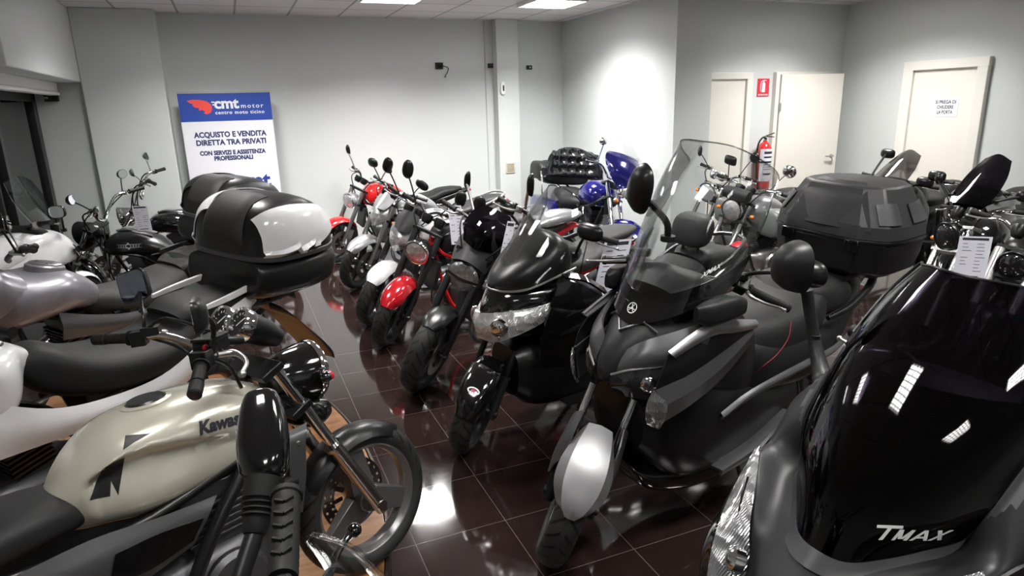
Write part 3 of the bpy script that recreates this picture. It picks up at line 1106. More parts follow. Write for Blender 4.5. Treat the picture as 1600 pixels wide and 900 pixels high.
# fuel tank
def knee(q):
    """recess for the rider's knee below a crisp ridge on each flank."""
    if abs(q.y) < .06:
        return q
    def at(tab):
        for (x0, z0), (x1, z1) in zip(tab, tab[1:]):
            if x1 <= q.x <= x0:
                return z0 + (z1 - z0) * (x0 - q.x) / (x0 - x1)
        return tab[-1][1] if q.x < tab[-1][0] else tab[0][1]
    U = at([(-.36, .785), (-.52, .812), (-.64, .845), (-.756, .866), (-.83, .86), (-.90, .825), (-.95, .80)])
    Lo = at([(-.36, .74), (-.53, .71), (-.60, .69), (-.733, .675), (-.889, .69), (-.94, .74)])
    k = max(0, min(1, (U - q.z) / .026)) * max(0, min(1, (q.z - Lo) / .12)) * max(0, min(1, (q.x + .925) / .03)) * max(0, min(1, (-.36 - q.x) / .12))
    q.y -= math.copysign(.034 * k, q.y)
    return q
tk = MB()
tk.loft([(-.325, .80, .05, .05, 2.4), (-.36, .805, .10, .085, 2.6, -6), (-.44, .805, .150, .125, 2.7, -4), (-.56, .80, .172, .148, 2.8), (-.68, .795, .178, .152, 2.8), (-.80, .785, .168, .145, 2.7, 4), (-.88, .765, .142, .115, 2.6, 10), (-.94, .735, .105, .08, 2.5, 16), (-.975, .715, .075, .05, 2.3, 20)], 112, 12, knee)
T = tk.build('fuel_tank', X['cream'], K, 50)
cp = MB()
ca = Vector((-.06, 0, 1)).normalized()
cp.lathe([(.052, -.02), (.056, .004), (.05, .012), (.04, .012)], (-.685, 0, .944), ca, 32)
co = cp.build('filler_cap', X['darkmetal'], T)
cq = MB()
cq.ring([(.072, -.01), (.072, .005), (.058, .009), (.056, -.01)], (-.685, 0, .942), ca, 36)
cq.build('filler_ring', X['cream'], T)
# lettering and dark graphics on the tank sides
for s in (-1, 1):
    vs, fs = text_mesh('Kawasaki', .058, .003, .15)
    k = .188 / (max(v.x for v in vs) - min(v.x for v in vs))
    ex = Vector((.985, 0, -.10)) if s < 0 else Vector((-.985, 0, .10))
    ey = Vector((.10, 0, 1))
    pos = Vector((-.528, s * .3, .885))
    d_ = decal('lettering', [([pos + ex * v.x * k + ey * v.y * .92 for v in vs], fs)], T, X['ink'], (0, -s, -.25), .0012, .02)
    gshapes = [[(-.855, .94), (-.79, .925), (-.838, .915), (-.868, .905)],
               [(-.925, .875), (-.868, .885), (-.905, .785), (-.915, .83), (-.925, .79), (-.975, .80), (-.945, .85)]]
    decal('tank_graphic', [([Vector((px, s * .3, pz)) for px, pz in g], [tuple(range(len(g)))]) for g in gshapes], T, X['mattegrey'], (.35, -s, -.2), .0012, .012)
# saddle, side panel, tail
st = MB()
st.loft([(-.90, .735, .075, .03, 2.6, 30), (-.945, .735, .115, .055, 2.8, 16), (-1.06, .735, .145, .06, 3), (-1.25, .725, .155, .06, 3), (-1.40, .755, .15, .06, 3, -12), (-1.6, .80, .13, .055, 3, -8), (-1.78, .825, .09, .04, 2.6)], 28, 5)
st.build('seat', X['seat'], K)
sp = MB()
for s in (1, -1):
    sp.sheet([[(-.60, s * .150, .635), (-.64, s * .17, .60), (-.70, s * .165, .53)], [(-.78, s * .165, .655), (-.80, s * .18, .60), (-.86, s * .17, .50)], [(-.94, s * .15, .67), (-.98, s * .175, .60), (-1.02, s * .165, .50)], [(-1.2, s * .15, .66), (-1.22, s * .165, .60), (-1.24, s * .155, .53)]], .006, 4, 4)
sp.build('side_panel', X['grey'], K)
for s in (1, -1):
    dk = MB()
    dk.sheet([[(-.66, s * .178, .60), (-.70, s * .172, .545)], [(-.78, s * .189, .62), (-.83, s * .186, .53)], [(-.90, s * .186, .62), (-.93, s * .184, .54)]], .004, 3, 3)
    dk.build('air_intake', X['gloss'], K)
tl = MB()
tl.loft([(-1.35, .69, .12, .05, 3), (-1.6, .75, .11, .05, 3), (-1.85, .80, .07, .045, 2.6), (-1.93, .81, .04, .03, 2.4)], 20, 4)
tl.build('tail', X['cream'], K)
ml = MB()
ml.loft([(-1.86, .79, .06, .03, 3), (-1.95, .79, .05, .028, 3)], 14, 2)
ml.build('tail_light', X['redlens'], K)
# frame, radiator, engine
fr_ = MB()
for s in (1, -1):
    fr_.tube([(-.38, s * .04, .80), (-.46, s * .15, .73), (-.60, s * .185, .60), (-.72, s * .19, .44), (-.80, s * .18, .30), (-1.0, s * .17, .26), (-1.15, s * .16, .42)], .021, 12, 5)
    fr_.tube([(-.40, s * .03, .74), (-.45, s * .09, .45), (-.55, s * .11, .23), (-.8, s * .13, .2), (-1.1, s * .13, .26)], .016, 10, 5)
    fr_.tube([(-.46, s * .14, .72), (-.9, s * .14, .64), (-1.5, s * .1, .7), (-1.8, s * .07, .76)], .015, 10, 4)
fr_.tube([(-.36, 0, .66), (-.40, 0, .93)], .03, 14)
fr_.build('frame', X['satin'], K)
rd = MB()
rd.box((-.335, 0, .585), (.04, .27, .26), M3('Y', -14))
ro = rd.build('radiator', X['matte'], K, bev=.006)
for s in (1, -1):
    rs = MB()
    rs.sheet([[(-.255, s * .135, .735), (-.36, s * .15, .735)], [(-.285, s * .165, .70), (-.35, s * .165, .70)], [(-.305, s * .165, .58), (-.365, s * .165, .58)], [(-.34, s * .16, .45), (-.38, s * .16, .45)]], .006, 3, 4)
    rs.build('radiator_shroud', X['grey'], ro)
    for z, x in ((.69, -.315), (.50, -.355)):
        bt = MB()
        bt.lathe([(.008, 0), (.006, .004)], (x, s * .166, z), (0, s, 0), 12)
        bt.build('bolt', X['alu'], ro)
hs = MB()
hs.tube([(-.345, -.155, .565), (-.39, -.165, .57), (-.42, -.165, .50), (-.42, -.15, .41)], .019, 12, 5)
hs.build('coolant_hose', X['rubber'], ro)
e = MB()
e.loft([(-.42, .36, .10, .12, 3), (-.55, .36, .165, .13, 3.2), (-.80, .36, .17, .13, 3.2), (-1.0, .37, .12, .1, 3)], 24, 4)
e.lathe([(.105, 0), (.105, .02), (.09, .035), (.02, .04)], (-.60, -.165, .35), (0, -1, 0), 28)
e.lathe([(.09, 0), (.085, .02), (.02, .03)], (-.84, -.165, .36), (0, -1, 0), 28)
e.lathe([(.105, 0), (.105, .02), (.09, .035), (.02, .04)], (-.62, .165, .35), (0, 1, 0), 28)
eo = e.build('engine', X['engine'], K)
f = MB()
for i in range(6):
    f.box((-.585 - i * .003, 0, .505 + i * .021), (.23, .29, .008))
f.box((-.59, 0, .55), (.2, .26, .16))
f.box((-.60, 0, .645), (.20, .27, .05))
f.build('cylinder', X['engine'], eo, bev=.002)
of = MB()
of.lathe([(.036, -.02), (.036, .07), (.03, .08)], (-.43, -.04, .30), (1, 0, .1), 20)
of.build('oil_filter', X['satin'], eo)
exhaust(K, [(-.47, .07, .5), (-.40, .08, .36), (-.46, .09, .2), (-.8, .14, .17), (-1.1, .17, .22)], .02, ((-1.1, .18, .22), (-1.6, .2, .36), .05), 'satin', canmat='alu')
exhaust(K, [(-.47, -.07, .5), (-.40, -.08, .36), (-.46, -.09, .2), (-.8, -.14, .17), (-1.1, -.17, .22)], .02, ((-1.1, -.18, .22), (-1.6, -.2, .36), .05), 'satin', canmat='alu')
rear_end(K, 1.43, .31, .065, 3, 'rimgrey')
side_stand(K, -.85, lean=6)
# ---------------------------------------------------------------- touring bikes with top cases on the left
def top_case(root, x0, x1, z0, z1, w, side='white', far='white', name='top_case', pad=True):
    """rounded hard case, x0 front, x1 rear: shell, lid, painted side panels, passenger pad."""
    L, zm = x0 - x1, z0 + (z1 - z0) * .46
    xm = (x0 + x1) / 2
    b = MB()
    b.loft([(x0 + .0, (z0 + zm) / 2 + .05, w * .72, .05, 3.5), (x0 - .03, (z0 + zm) / 2 + .01, w * .86, (zm - z0) / 2 - .01, 3.5, 10), (xm, (z0 + zm) / 2, w * .98, (zm - z0) / 2, 3.6), (x1 + .1, (z0 + zm) / 2 + .005, w * .88, (zm - z0) / 2 - .005, 3.2), (x1 + .02, (z0 + zm) / 2 + .035, w * .55, (zm - z0) / 2 - .035, 3)], 32, 5)
    o = b.build(name, X['satin'], root)
    sm = MB()
    def outline(k, n=40, p=3.4):
        pts = []
        for j in range(n):
            t = 2 * pi * j / n
            cx = math.copysign(abs(cos(t)) ** (2 / p), cos(t))
            sy = math.copysign(abs(sin(t)) ** (2 / p), sin(t))
            ww = w * (1.0 - .30 * max(0, -cx) ** 2.5)
            pts.append((xm + cx * L / 2 * k, sy * ww * k))
        return pts
    rows = []
    for k, z in ((1.0, zm - .016), (1.02, zm - .012), (1.02, zm + .008), (1.0, zm + .012)):
        rows.append([(x, y, z) for x, y in outline(k)])
    sm.grid(rows)
    sm.build('case_seam', X['grey'], o)
    def lidz(x, y, k):
        u = (x0 - x) / L
        h = (z1 - zm) * (1 - .10 * u - .55 * max(0, u - .40) ** 2)
        return zm + .01 + h * (1 - k ** 3.6) ** (1 / 2.6) if k < 1 else zm + .01
    l = MB()
    rows = []
    for k in (1.0, .985, .95, .9, .82, .7, .55, .38, .2, .05):
        rows.append([(x, y, lidz(x, y, k)) for x, y in outline(k)])
    l.grid(rows, True, True)
    lid = l.build('case_lid', X['satin'], o)
    # painted panels on both flanks of the lid
    me = lid.data
    tree = BVHTree.FromPolygons([v.co for v in me.vertices], [tuple(p.vertices) for p in me.polygons])
    for s, mt in ((1, side), (-1, far)):
        if not mt:
            continue
        mb = MB()
        rows = []
        for i in range(15):
            u = i / 14
            x = x0 - L * (.07 + .80 * u)
            row = []
            for j in range(11):
                v = j / 10
                a0, a1 = (40 if s > 0 else 26) + 6 * u, 97 - 34 * max(0, u - .15) ** 1.2
                ang = radians(a0 + (a1 - a0) * v)
                d = Vector((0, s * sin(ang), cos(ang)))
                c = Vector((x, 0, zm - .005))
                hit = tree.ray_cast(c + d * .7, -d)
                p = hit[0] + d * .007 if hit[0] else c
                row.append(p)
            rows.append(row)
        mb.sheet(rows, .005 * -s, 2, 2)
        mb.build('case_panel', X[mt], o)
    if pad:
        p = MB()
        rows = []
        for i in range(10):
            u = i / 9
            row = []
            for j in range(9):
                y = (-1 + 2 * j / 8) * w * (.46 - .10 * u)
                ang = (.10 + .75 * u)
                d = Vector((cos(ang * pi / 2), 0, sin(ang * pi / 2)))
                c = Vector((xm + .04, y, zm + .02))
                hit = tree.ray_cast(c + d * .7, -d)
                e = (1 - abs(-1 + 2 * j / 8) ** 6) * (1 - abs(-1 + 2 * u) ** 6)
                row.append((hit[0] + hit[1] * (.004 + .022 * e)) if hit[0] else c)
            rows.append(row)
        p.sheet(rows, .003, 2, 2)
        p.build('passenger_pad', X['greyseat'], o)
    return o

def tourer(label, x, y, head, lean, P):
    """tall all-road bike: only its saddle, flanks, tank end and case stand in view; the front is complete too."""
    A = bike_root(label, x, y, head, lean, PZ + .0015)
    dz = P['dz']
    wheel(A, (0, 0, .31), .31, .058, steerM(P.get('steer', 0)), 5, 'rimblack', 2)
    S = steerM(P.get('steer', 0))
    fork(A, .31, S, 25, .11, .1, .95, 'satin', 'alu', .55, .026, .022, caliper=2)
    fender(A, (0, 0, .31), .31, .08, 35, 160, X[P['body']], S)
    handlebar(A, S, (-.40, 0, 1.06 + dz), .39, .05, .12)
    for s in (1, -1):
        bar_mirror(A, (-.45, s * .27, 1.10 + dz), (-.42, s * .37, 1.26 + dz), S, (-1, -s * .1, 0), .07, .045)
    f = MB()
    f.loft([(-.02, .86 + dz, .04, .06, 2.6), (-.10, .90 + dz, .13, .12, 2.6), (-.25, .92 + dz, .19, .15, 2.6), (-.38, .88 + dz, .2, .13, 2.6)], 24, 4)
    f.build('fairing', X[P['body']], A)
    h = MB()
    for s in (1, -1):
        h.ell((-.065, s * .07, .86 + dz), (.05, .05, .035))
    h.build('headlight', X['lens'], A)
    w = MB()
    w.sheet([[(-.14, -.13, 1.02 + dz), (-.10, 0, 1.04 + dz), (-.14, .13, 1.02 + dz)], [(-.26, -.15, 1.18 + dz), (-.22, 0, 1.2 + dz), (-.26, .15, 1.18 + dz)], [(-.36, -.11, 1.31 + dz), (-.33, 0, 1.34 + dz), (-.36, .11, 1.31 + dz)]], .004)
    w.build('windscreen', X['clear'], A)
    t = MB()
    t.loft(P['tank'], 32, 6)
    T = t.build('fuel_tank', X[P['body']], A)
    if 'cap' in P:
        cx, cz = P['cap']
        a = Vector((-.22, 0, 1)).normalized()
        c = MB()
        c.lathe([(.098, -.05), (.094, 0), (.084, .008)], (cx, 0, cz), a, 36)
        c.build('filler_ring', X[P['body']], T)
        c = MB()
        c.lathe([(.078, -.02), (.078, .014), (.07, .018)], (cx, 0, cz), a, 36)
        fc = c.build('filler_cap', X['alu'], T)
        c = MB()
        F = frame(a, (0, 1, 0))
        o = Vector((cx, 0, cz)) + a * .0185
        c.box(o + F @ Vector((.035, .01, 0)), (.028, .006, .002), F)
        c.box(o + F @ Vector((-.03, -.03, 0)), (.012, .016, .002), F @ M3('Z', 30))
        c.box(o + F @ Vector((.045, -.02, 0)), (.02, .005, .002), F)
        c.build('cap_marks', X['ink'], fc)
    s_ = MB()
    s_.loft(P['seat'], 32, 6)
    s_.build('seat', X[P['seatmat']], A)
    s_ = MB()
    s_.loft(P['pass'], 32, 5)
    ps = s_.build('passenger_seat', X[P['seatmat']], A)
    if 'hump' in P:
        q = MB()
        q.sheet(P['hump'], .02, 4, 4)
        q.build('seat_bolster', X['seat'], ps)
    for s in (1, -1):
        q = MB()
        q.sheet([[(a, s * b, c) for a, b, c in r] for r in P['panel']], .008 * s, 3, 5)
        q.build('side_panel', X[P['panelmat']], A)
        if 'stripe' in P:
            q = MB()
            q.sheet([[(a, s * b, c) for a, b, c in r] for r in P['stripe']], .014 * s, 3, 4)
            q.build('grab_rail', X[P['stripemat']], A, bev=.003)
    frame_tubes(A, -.34, .88, 1.5, 'satin', .15)
    vtwin(A, -.68, .46, s=1.1, fl=False)
    q = MB()
    for s in (1, -1):
        q.plate([(-.92, s * .15, .66), (-1.02, s * .15, .70), (-1.10, s * .16, .46), (-1.30, s * .16, .34), (-1.26, s * .16, .30), (-1.04, s * .16, .36), (-.98, s * .15, .48)], (0, s * .014, 0))
        for a, b in ((-.98, .64), (-1.07, .47), (-1.24, .335), (-1.05, .40)):
            q.lathe([(.016, 0), (.016, .03), (.010, .034)], (a, s * .15, b), (0, s, 0), 14)
        q.tube([(-.98, s * .17, .40), (-.97, s * .27, .395)], .014, 10)
        q.tube([(-1.26, s * .17, .33), (-1.25, s * .26, .34)], .013, 10)
        q.tube([(-1.08, s * .10, .44), (-1.4, s * .12, .74), (-1.75, s * .1, .84)], .014, 10, 3)
    q.build('footrest_bracket', X['darkmetal'], A)
    q = MB()
    q.loft([(-1.0, .60, .10, .10, 3), (-1.2, .62, .13, .10, 3), (-1.5, .76, .12, .07, 3), (-1.9, .86, .10, .045, 3), (-2.08, .87, .06, .03, 3)], 20, 4)
    q.build('tail', X['satin'], A)
    q = MB()
    q.loft([(-2.02, .85, .07, .028, 3), (-2.10, .85, .05, .022, 3)], 14, 2)
    q.build('tail_light', X['redlens'], A)
    # number-plate hanger behind the wheel
    q = MB()
    q.loft([(-1.90, .80, .07, .05, 4, -30), (-2.02, .72, .10, .06, 4, -40), (-2.16, .58, .125, .07, 4, -48), (-2.30, .42, .135, .05, 4, -55), (-2.36, .33, .12, .02, 4, -60)], 20, 4)
    q.build('plate_hanger', X['satin'], A)
    exhaust(A, [(-.5, -.06, .45), (-.45, -.1, .25), (-.9, -.15, .2), (-1.3, -.17, .35)], .022, ((-1.3, -.2, .36), (-1.8, -.22, .62), .06), 'darkmetal', canmat='alu')
    rear_end(A, 1.5, .31, .08)
    c0, c1, cz0, cz1, cw = P['case']
    rk = MB()
    for s in (1, -1):
        rk.tube([(-1.55, s * .13, .90), (-1.8, s * .14, cz0 - .03), (c1 + .12, s * .12, cz0 - .02)], .011, 8, 3)
    rk.box(((c0 + c1) / 2, 0, cz0 - .012), (.32, .30, .02))
    rk.build('luggage_rack', X['satin'], A)
    top_case(A, c0, c1, cz0, cz1, cw, P['caseside'], P['casefar'])
    side_stand(A, -.85, lean=lean)
    return A

TA = tourer('white touring motorcycle with black saddle and white-panelled top case beside the cream bike', -1.43, 2.46, 222, 6, dict(
    dz=.06, body='white', tank=[(-.22, .84, .08, .10, 2.6), (-.34, .86, .18, .15, 2.8), (-.52, .86, .205, .14, 3), (-.62, .885, .17, .115, 3.4), (-.69, .925, .085, .055, 3.4), (-.725, .935, .06, .025, 3)],
    seat=[(-.70, .90, .07, .05, 2.6, 10), (-.78, .85, .13, .10, 2.8, 8), (-.93, .785, .175, .095, 2.9), (-1.10, .76, .19, .085, 3), (-1.26, .765, .19, .082, 3), (-1.36, .80, .175, .09, 3, -12), (-1.42, .84, .15, .08, 3, -20)],
    **{'pass': [(-1.345, .875, .12, .05, 3, -25), (-1.42, .885, .150, .068, 3), (-1.6, .885, .152, .066, 3.2), (-1.80, .87, .14, .058, 3), (-1.92, .86, .10, .04, 2.6)]},
    seatmat='seat', panelmat='white', stripemat='white',
    panel=[[(-.46, .19, .90), (-.44, .215, .78), (-.42, .20, .66)], [(-.70, .195, .765), (-.70, .215, .70), (-.70, .19, .63)], [(-.92, .19, .715), (-.92, .213, .67), (-.92, .19, .61)], [(-1.16, .19, .715), (-1.18, .21, .665), (-1.20, .18, .60)], [(-1.36, .185, .79), (-1.38, .20, .735), (-1.40, .17, .68)], [(-1.54, .165, .885), (-1.57, .18, .835), (-1.60, .15, .79)], [(-1.72, .14, .925), (-1.74, .15, .89), (-1.76, .13, .85)]],
    stripe=[[(-1.40, .165, .945), (-1.40, .165, .925)], [(-1.55, .168, .965), (-1.55, .172, .935)], [(-1.75, .150, .985), (-1.75, .155, .955)], [(-1.95, .12, .985), (-1.95, .12, .965)]],
    case=(-1.68, -2.30, .88, 1.385, .30), caseside='white', casefar='white'))
TB = tourer('grey touring motorcycle with lilac-grey tank and black top case behind the white one', -1.52, 3.98, 222, 6, dict(
    dz=.0, steer=-32, body='lilac', cap=(-.575, .995), tank=[(-.18, .84, .08, .10, 2.6), (-.28, .86, .19, .15, 2.8), (-.46, .855, .215, .13, 2.8), (-.60, .86, .21, .118, 2.8), (-.72, .82, .15, .10, 2.8), (-.80, .775, .09, .075, 2.8)],
    seat=[(-.70, .76, .08, .04, 2.6, 10), (-.78, .735, .12, .075, 2.8, 6), (-.95, .70, .17, .08, 2.9), (-1.12, .70, .18, .08, 3), (-1.28, .73, .17, .085, 3, -10), (-1.36, .76, .14, .07, 3, -20)],
    **{'pass': [(-1.345, .80, .12, .05, 3, -25), (-1.42, .81, .165, .068, 3), (-1.6, .825, .16, .066, 3.2), (-1.80, .83, .14, .058, 3), (-1.92, .83, .10, .04, 2.6)]},
    hump=[[(-1.325, -.12, .79), (-1.31, 0, .80), (-1.325, .12, .79)], [(-1.375, -.14, .84), (-1.36, 0, .86), (-1.375, .14, .84)], [(-1.42, -.12, .875), (-1.41, 0, .89), (-1.42, .12, .875)]],
    seatmat='greyseat', panelmat='grey', stripemat='mattegrey',
    panel=[[(-.50, .19, .78), (-.50, .215, .70), (-.50, .20, .62)], [(-.72, .18, .70), (-.72, .20, .64), (-.72, .18, .58)], [(-.95, .175, .65), (-.95, .195, .60), (-.95, .17, .54)], [(-1.2, .175, .67), (-1.22, .195, .62), (-1.24, .17, .56)], [(-1.45, .16, .77), (-1.48, .175, .72), (-1.50, .15, .67)], [(-1.75, .13, .84), (-1.77, .14, .80), (-1.79, .12, .76)]],
    stripe=[[(-1.40, .17, .885), (-1.40, .172, .85)], [(-1.55, .172, .90), (-1.55, .176, .87)], [(-1.75, .150, .92), (-1.75, .155, .885)], [(-1.95, .12, .92), (-1.95, .12, .90)]],
    case=(-1.62, -2.22, .88, 1.355, .30), caseside='mattegrey', casefar='mattegrey'))

# ---------------------------------------------------------------- the nearest machine, only its left bar in view below
G = bike_root('nearest motorcycle at the bottom edge with black mirror on a rubber-booted stem', .62, .55, 0, 0, 0)
S = None
wheel(G, (0, 0, .30), .30, .055, S, 5, 'rimblack', 1)
fork(G, .30, S, 25, .1, .1, 1.14, 'satin', 'alu', .55)
fender(G, (0, 0, .30), .30, .07, 40, 150, X['satin'])
hb = MB()
hb.tube([(-.608, .335, 1.332), (-.627, .2, 1.299), (-.62, .12, 1.27), (-.52, .03, 1.2), (-.50, 0, 1.19), (-.52, -.03, 1.2), (-.62, -.12, 1.27), (-.627, -.2, 1.299), (-.608, -.335, 1.332)], .0125, 12, 4)
hb.tube([(-.46, 0, 1.10), (-.50, 0, 1.19)], .03, 10)
GB = hb.build('handlebar', X['satin'], G)
for s in (1, -1):
    g = MB()
    a, b = Vector((-.627, s * .199, 1.299)), Vector((-.607, s * .341, 1.333))
    t = (b - a).normalized()
    pts, rr = [], []
    for i in range(11):
        pts += [a + t * (.012 * i), a + t * (.012 * i + .008)]
        rr += [.0185, .0195]
    pts += [a + t * .132, a + t * .134, a + t * .142, a + t * .145]
    rr += [.0195, .0225, .0225, .012]
    g.tube(pts, rr, 18)
    for i in range(5):
        c = a + t * (.02 + i * .022) + Vector((0, 0, .001))
        for u in (-1, 1):
            g.box(c + Vector((u * .006, 0, .0185)), (.014, .004, .005), M3('Z', u * 35))
    g.build('grip', X['rubber'], GB)
    l = MB()
    l.tube([(-.61, s * .15, 1.285), (-.573, s * .205, 1.282), (-.557, s * .237, 1.287), (-.542, s * .26, 1.288), (-.528, s * .274, 1.29)], [.007, .006, .0052, .0052, .006], 10, 4)
    l.ell((-.528, s * .274, 1.29), (.0105, .0105, .0105))
    l.build('lever', X['gloss'], GB)
    w = MB()
    w.box((-.64, s * .165, 1.29), (.05, .05, .05))
    w.build('switch_box', X['satin'], GB, bev=.006)
    gd = MB()
    D = [[(-.592, .236, 1.317), (-.585, .235, 1.325), (-.576, .241, 1.316)], [(-.582, .225, 1.302), (-.561, .213, 1.321), (-.534, .223, 1.296)], [(-.571, .207, 1.278), (-.539, .189, 1.308), (-.50, .189, 1.265)], [(-.566, .182, 1.247), (-.521, .154, 1.282), (-.468, .151, 1.227)], [(-.56, .16, 1.20), (-.51, .13, 1.23), (-.45, .12, 1.17)]]
    D = [[(a, s * b, c) for a, b, c in r] for r in D]
    gd.sheet(D, .004 * s, 5, 5)
    gd.tube([r[0] for r in D[::-1]] + [D[0][1]] + [r[2] for r in D], .003, 8, 4)
    gd.build('hand_deflector', X['clear'], GB)
for s in (1, -1):
    mh = MB()
    mh.loft([(0, 0, .020, .020, 2), (.008, .0, .032, .030, 2.2), (.035, .0, .0385, .036, 2.4), (.075, .0, .039, .035, 2.4), (.115, .0, .033, .030, 2.3), (.140, .0, .024, .02, 2.2), (.148, .0, .010, .008, 2.1)], 24, 5)
    base, top = Vector((-.635, s * .430, 1.307)), Vector((-.623, s * .525, 1.415))
    F = frame((top - base), (0, 0, 1))
    Rm = Matrix((F.col[2], F.col[1], -F.col[0])).transposed()
    mh.v = [base + Rm @ Vector((p.x, p.y, p.z)) for p in mh.v]
    mo = mh.build('mirror', X['gloss'], G)
    bt = MB()
    d = (top - base).normalized()
    e = base + Vector((0, 0, .004))
    q = Vector((-.658, s * .375, 1.256))
    dd = (e - q)
    pts = [q + dd * k for k in (0, .1, .3, .32, .36, .40, .42, .46, .5, .52, .56, .6, .62, .9, 1.0)]
    bt.tube(pts, [.016, .019, .021, .0245, .0215, .0215, .0255, .0225, .0225, .027, .023, .024, .027, .029, .030], 20)
    bt.build('mirror_boot', X['rubber'], mo)
    bt = MB()
    bt.tube([(-.66, s * .19, 1.30), (-.70, s * .27, 1.20), (-.685, s * .32, 1.222), q], [.012, .013, .013, .014], 12, 4)
    bt.build('mirror_stem', X['satin'], mo)
fg = MB()
fg.loft([(-.1, .92, .05, .05, 2.6), (-.2, .96, .15, .11, 2.6), (-.35, .99, .19, .13, 2.6), (-.46, .97, .14, .09, 2.6)], 20, 4)
fg.build('headlight_cowl', X['satin'], G)
tg = MB()
tg.loft([(-.55, .86, .09, .1, 2.6), (-.7, .88, .17, .13, 2.6), (-.9, .86, .17, .12, 2.6), (-1.05, .81, .1, .07, 2.6)], 24, 4)
tg.build('fuel_tank', X['satin'], G)
tg = MB()
tg.loft([(-1.0, .78, .1, .05, 2.8), (-1.2, .77, .16, .06, 3), (-1.5, .80, .15, .06, 3), (-1.8, .86, .1, .05, 2.8)], 24, 4)
tg.build('seat', X['seat'], G)
frame_tubes(G, -.42, 1.0, 1.45)
vtwin(G, -.72, .45)
rear_end(G, 1.45, .31, .07)
# ---------------------------------------------------------------- grey maxi scooter with tall clear screen and top case
XM = bike_root('dark grey maxi scooter with tall clear windscreen, silver front mudguard and angular top case', 1.10, 2.19, 192, 4, 0, 'scooter', 'scooter')
S = steerM(44, 25, .09)
XR = .275
wheel(XM, (0, 0, XR), XR, .062, S, 5, 'rimblack', 1, .13)
fork(XM, XR, S, 25, .115, .09, .72, 'chrome', 'satin', .50, .017, .027, clamps=False)
def pair(fn, name, m, parent, bev=0, ang=38):
    out = []
    for s in (1, -1):
        q = MB()
        fn(q, s)
        out.append(q.build(name, X[m], parent, ang, bev))
    return out
def sy(rows, s):
    return [[(a, b * s, c) for a, b, c in r] for r in rows]
# mudguard: faceted silver blade over the tyre
fd = MB(S)
rows = []
for a, wv, up in ((30, .028, .012), (38, .066, .016), (54, .098, .02), (72, .104, .030), (90, .090, .052), (104, .070, .085)):
    t = radians(a)
    row = []
    for q in (-1, -.72, 0, .72, 1):
        rr = XR + up - (.05 if abs(q) == 1 else 0) - (.0 if q == 0 else .008)
        row.append((rr * cos(t), wv * q * (1.05 if abs(q) == 1 else 1), XR + rr * sin(t)))
    rows.append(row)
fd.sheet(rows, .005, 1, 4)
fo = fd.build('front_fender', X['fender_silver'], XM, 20)
for s in (1, -1):
    q = MB(S)
    q.sheet(sy([[(.02, .088, .50), (-.02, .092, .58), (-.10, .085, .64)], [(.00, .115, .42), (-.06, .12, .50), (-.14, .11, .60)], [(-.04, .125, .34), (-.12, .13, .40), (-.20, .115, .50)], [(-.12, .12, .27), (-.20, .12, .30), (-.27, .10, .38)]], s), .006 * s, 3, 3)
    q.build('fender_flank', X['grey'], fo)
q = MB(S)
fender(XM, (0, 0, XR), XR, .07, 110, 170, X['matte'], S, name='fender_liner')
# matte nose and cowl
c = MB()
c.loft([(-.155, .80, .018, .022, 2.4), (-.19, .825, .055, .065, 2.4), (-.245, .855, .10, .115, 2.3, 4), (-.32, .87, .155, .175, 2.4, 8), (-.44, .875, .205, .225, 2.5, 10), (-.60, .86, .245, .245, 2.7, 8), (-.74, .82, .25, .25, 2.8), (-.86, .74, .22, .22, 2.8)], 40, 6)
C_ = c.build('front_cowl', X['mattegrey'], XM)
# chevron on the nose
q = MB()
q.tube([(-.355, -.125, 1.045), (-.245, 0, .972), (-.355, .125, 1.045)], .006, 6)
q.tube([(-.325, -.13, .985), (-.30, -.075, 1.02)], .005, 6)
q.tube([(-.325, .13, .985), (-.30, .075, 1.02)], .005, 6)
q.build('nose_trim', X['grey'], C_)
# screen: opaque gloss skirt below, clear acrylic above
scr = [[(-.43, -.255, 1.07), (-.33, -.13, 1.035), (-.272, 0, 1.0), (-.33, .13, 1.035), (-.50, .235, 1.12), (-.61, .262, 1.19)],
       [(-.47, -.262, 1.15), (-.37, -.14, 1.10), (-.315, 0, 1.07), (-.37, .14, 1.10), (-.53, .235, 1.175), (-.65, .262, 1.25)],
       [(-.52, -.262, 1.24), (-.41, -.145, 1.19), (-.36, 0, 1.16), (-.42, .15, 1.19), (-.57, .235, 1.26), (-.69, .26, 1.33)],
       [(-.60, -.255, 1.345), (-.48, -.145, 1.35), (-.43, 0, 1.34), (-.49, .15, 1.35), (-.63, .235, 1.39), (-.75, .255, 1.42)],
       [(-.68, -.235, 1.45), (-.56, -.14, 1.53), (-.52, 0, 1.54), (-.57, .145, 1.53), (-.69, .22, 1.53), (-.80, .24, 1.52)],
       [(-.745, -.20, 1.55), (-.65, -.12, 1.67), (-.625, 0, 1.70), (-.66, .13, 1.69), (-.75, .2, 1.64), (-.835, .225, 1.58)]]
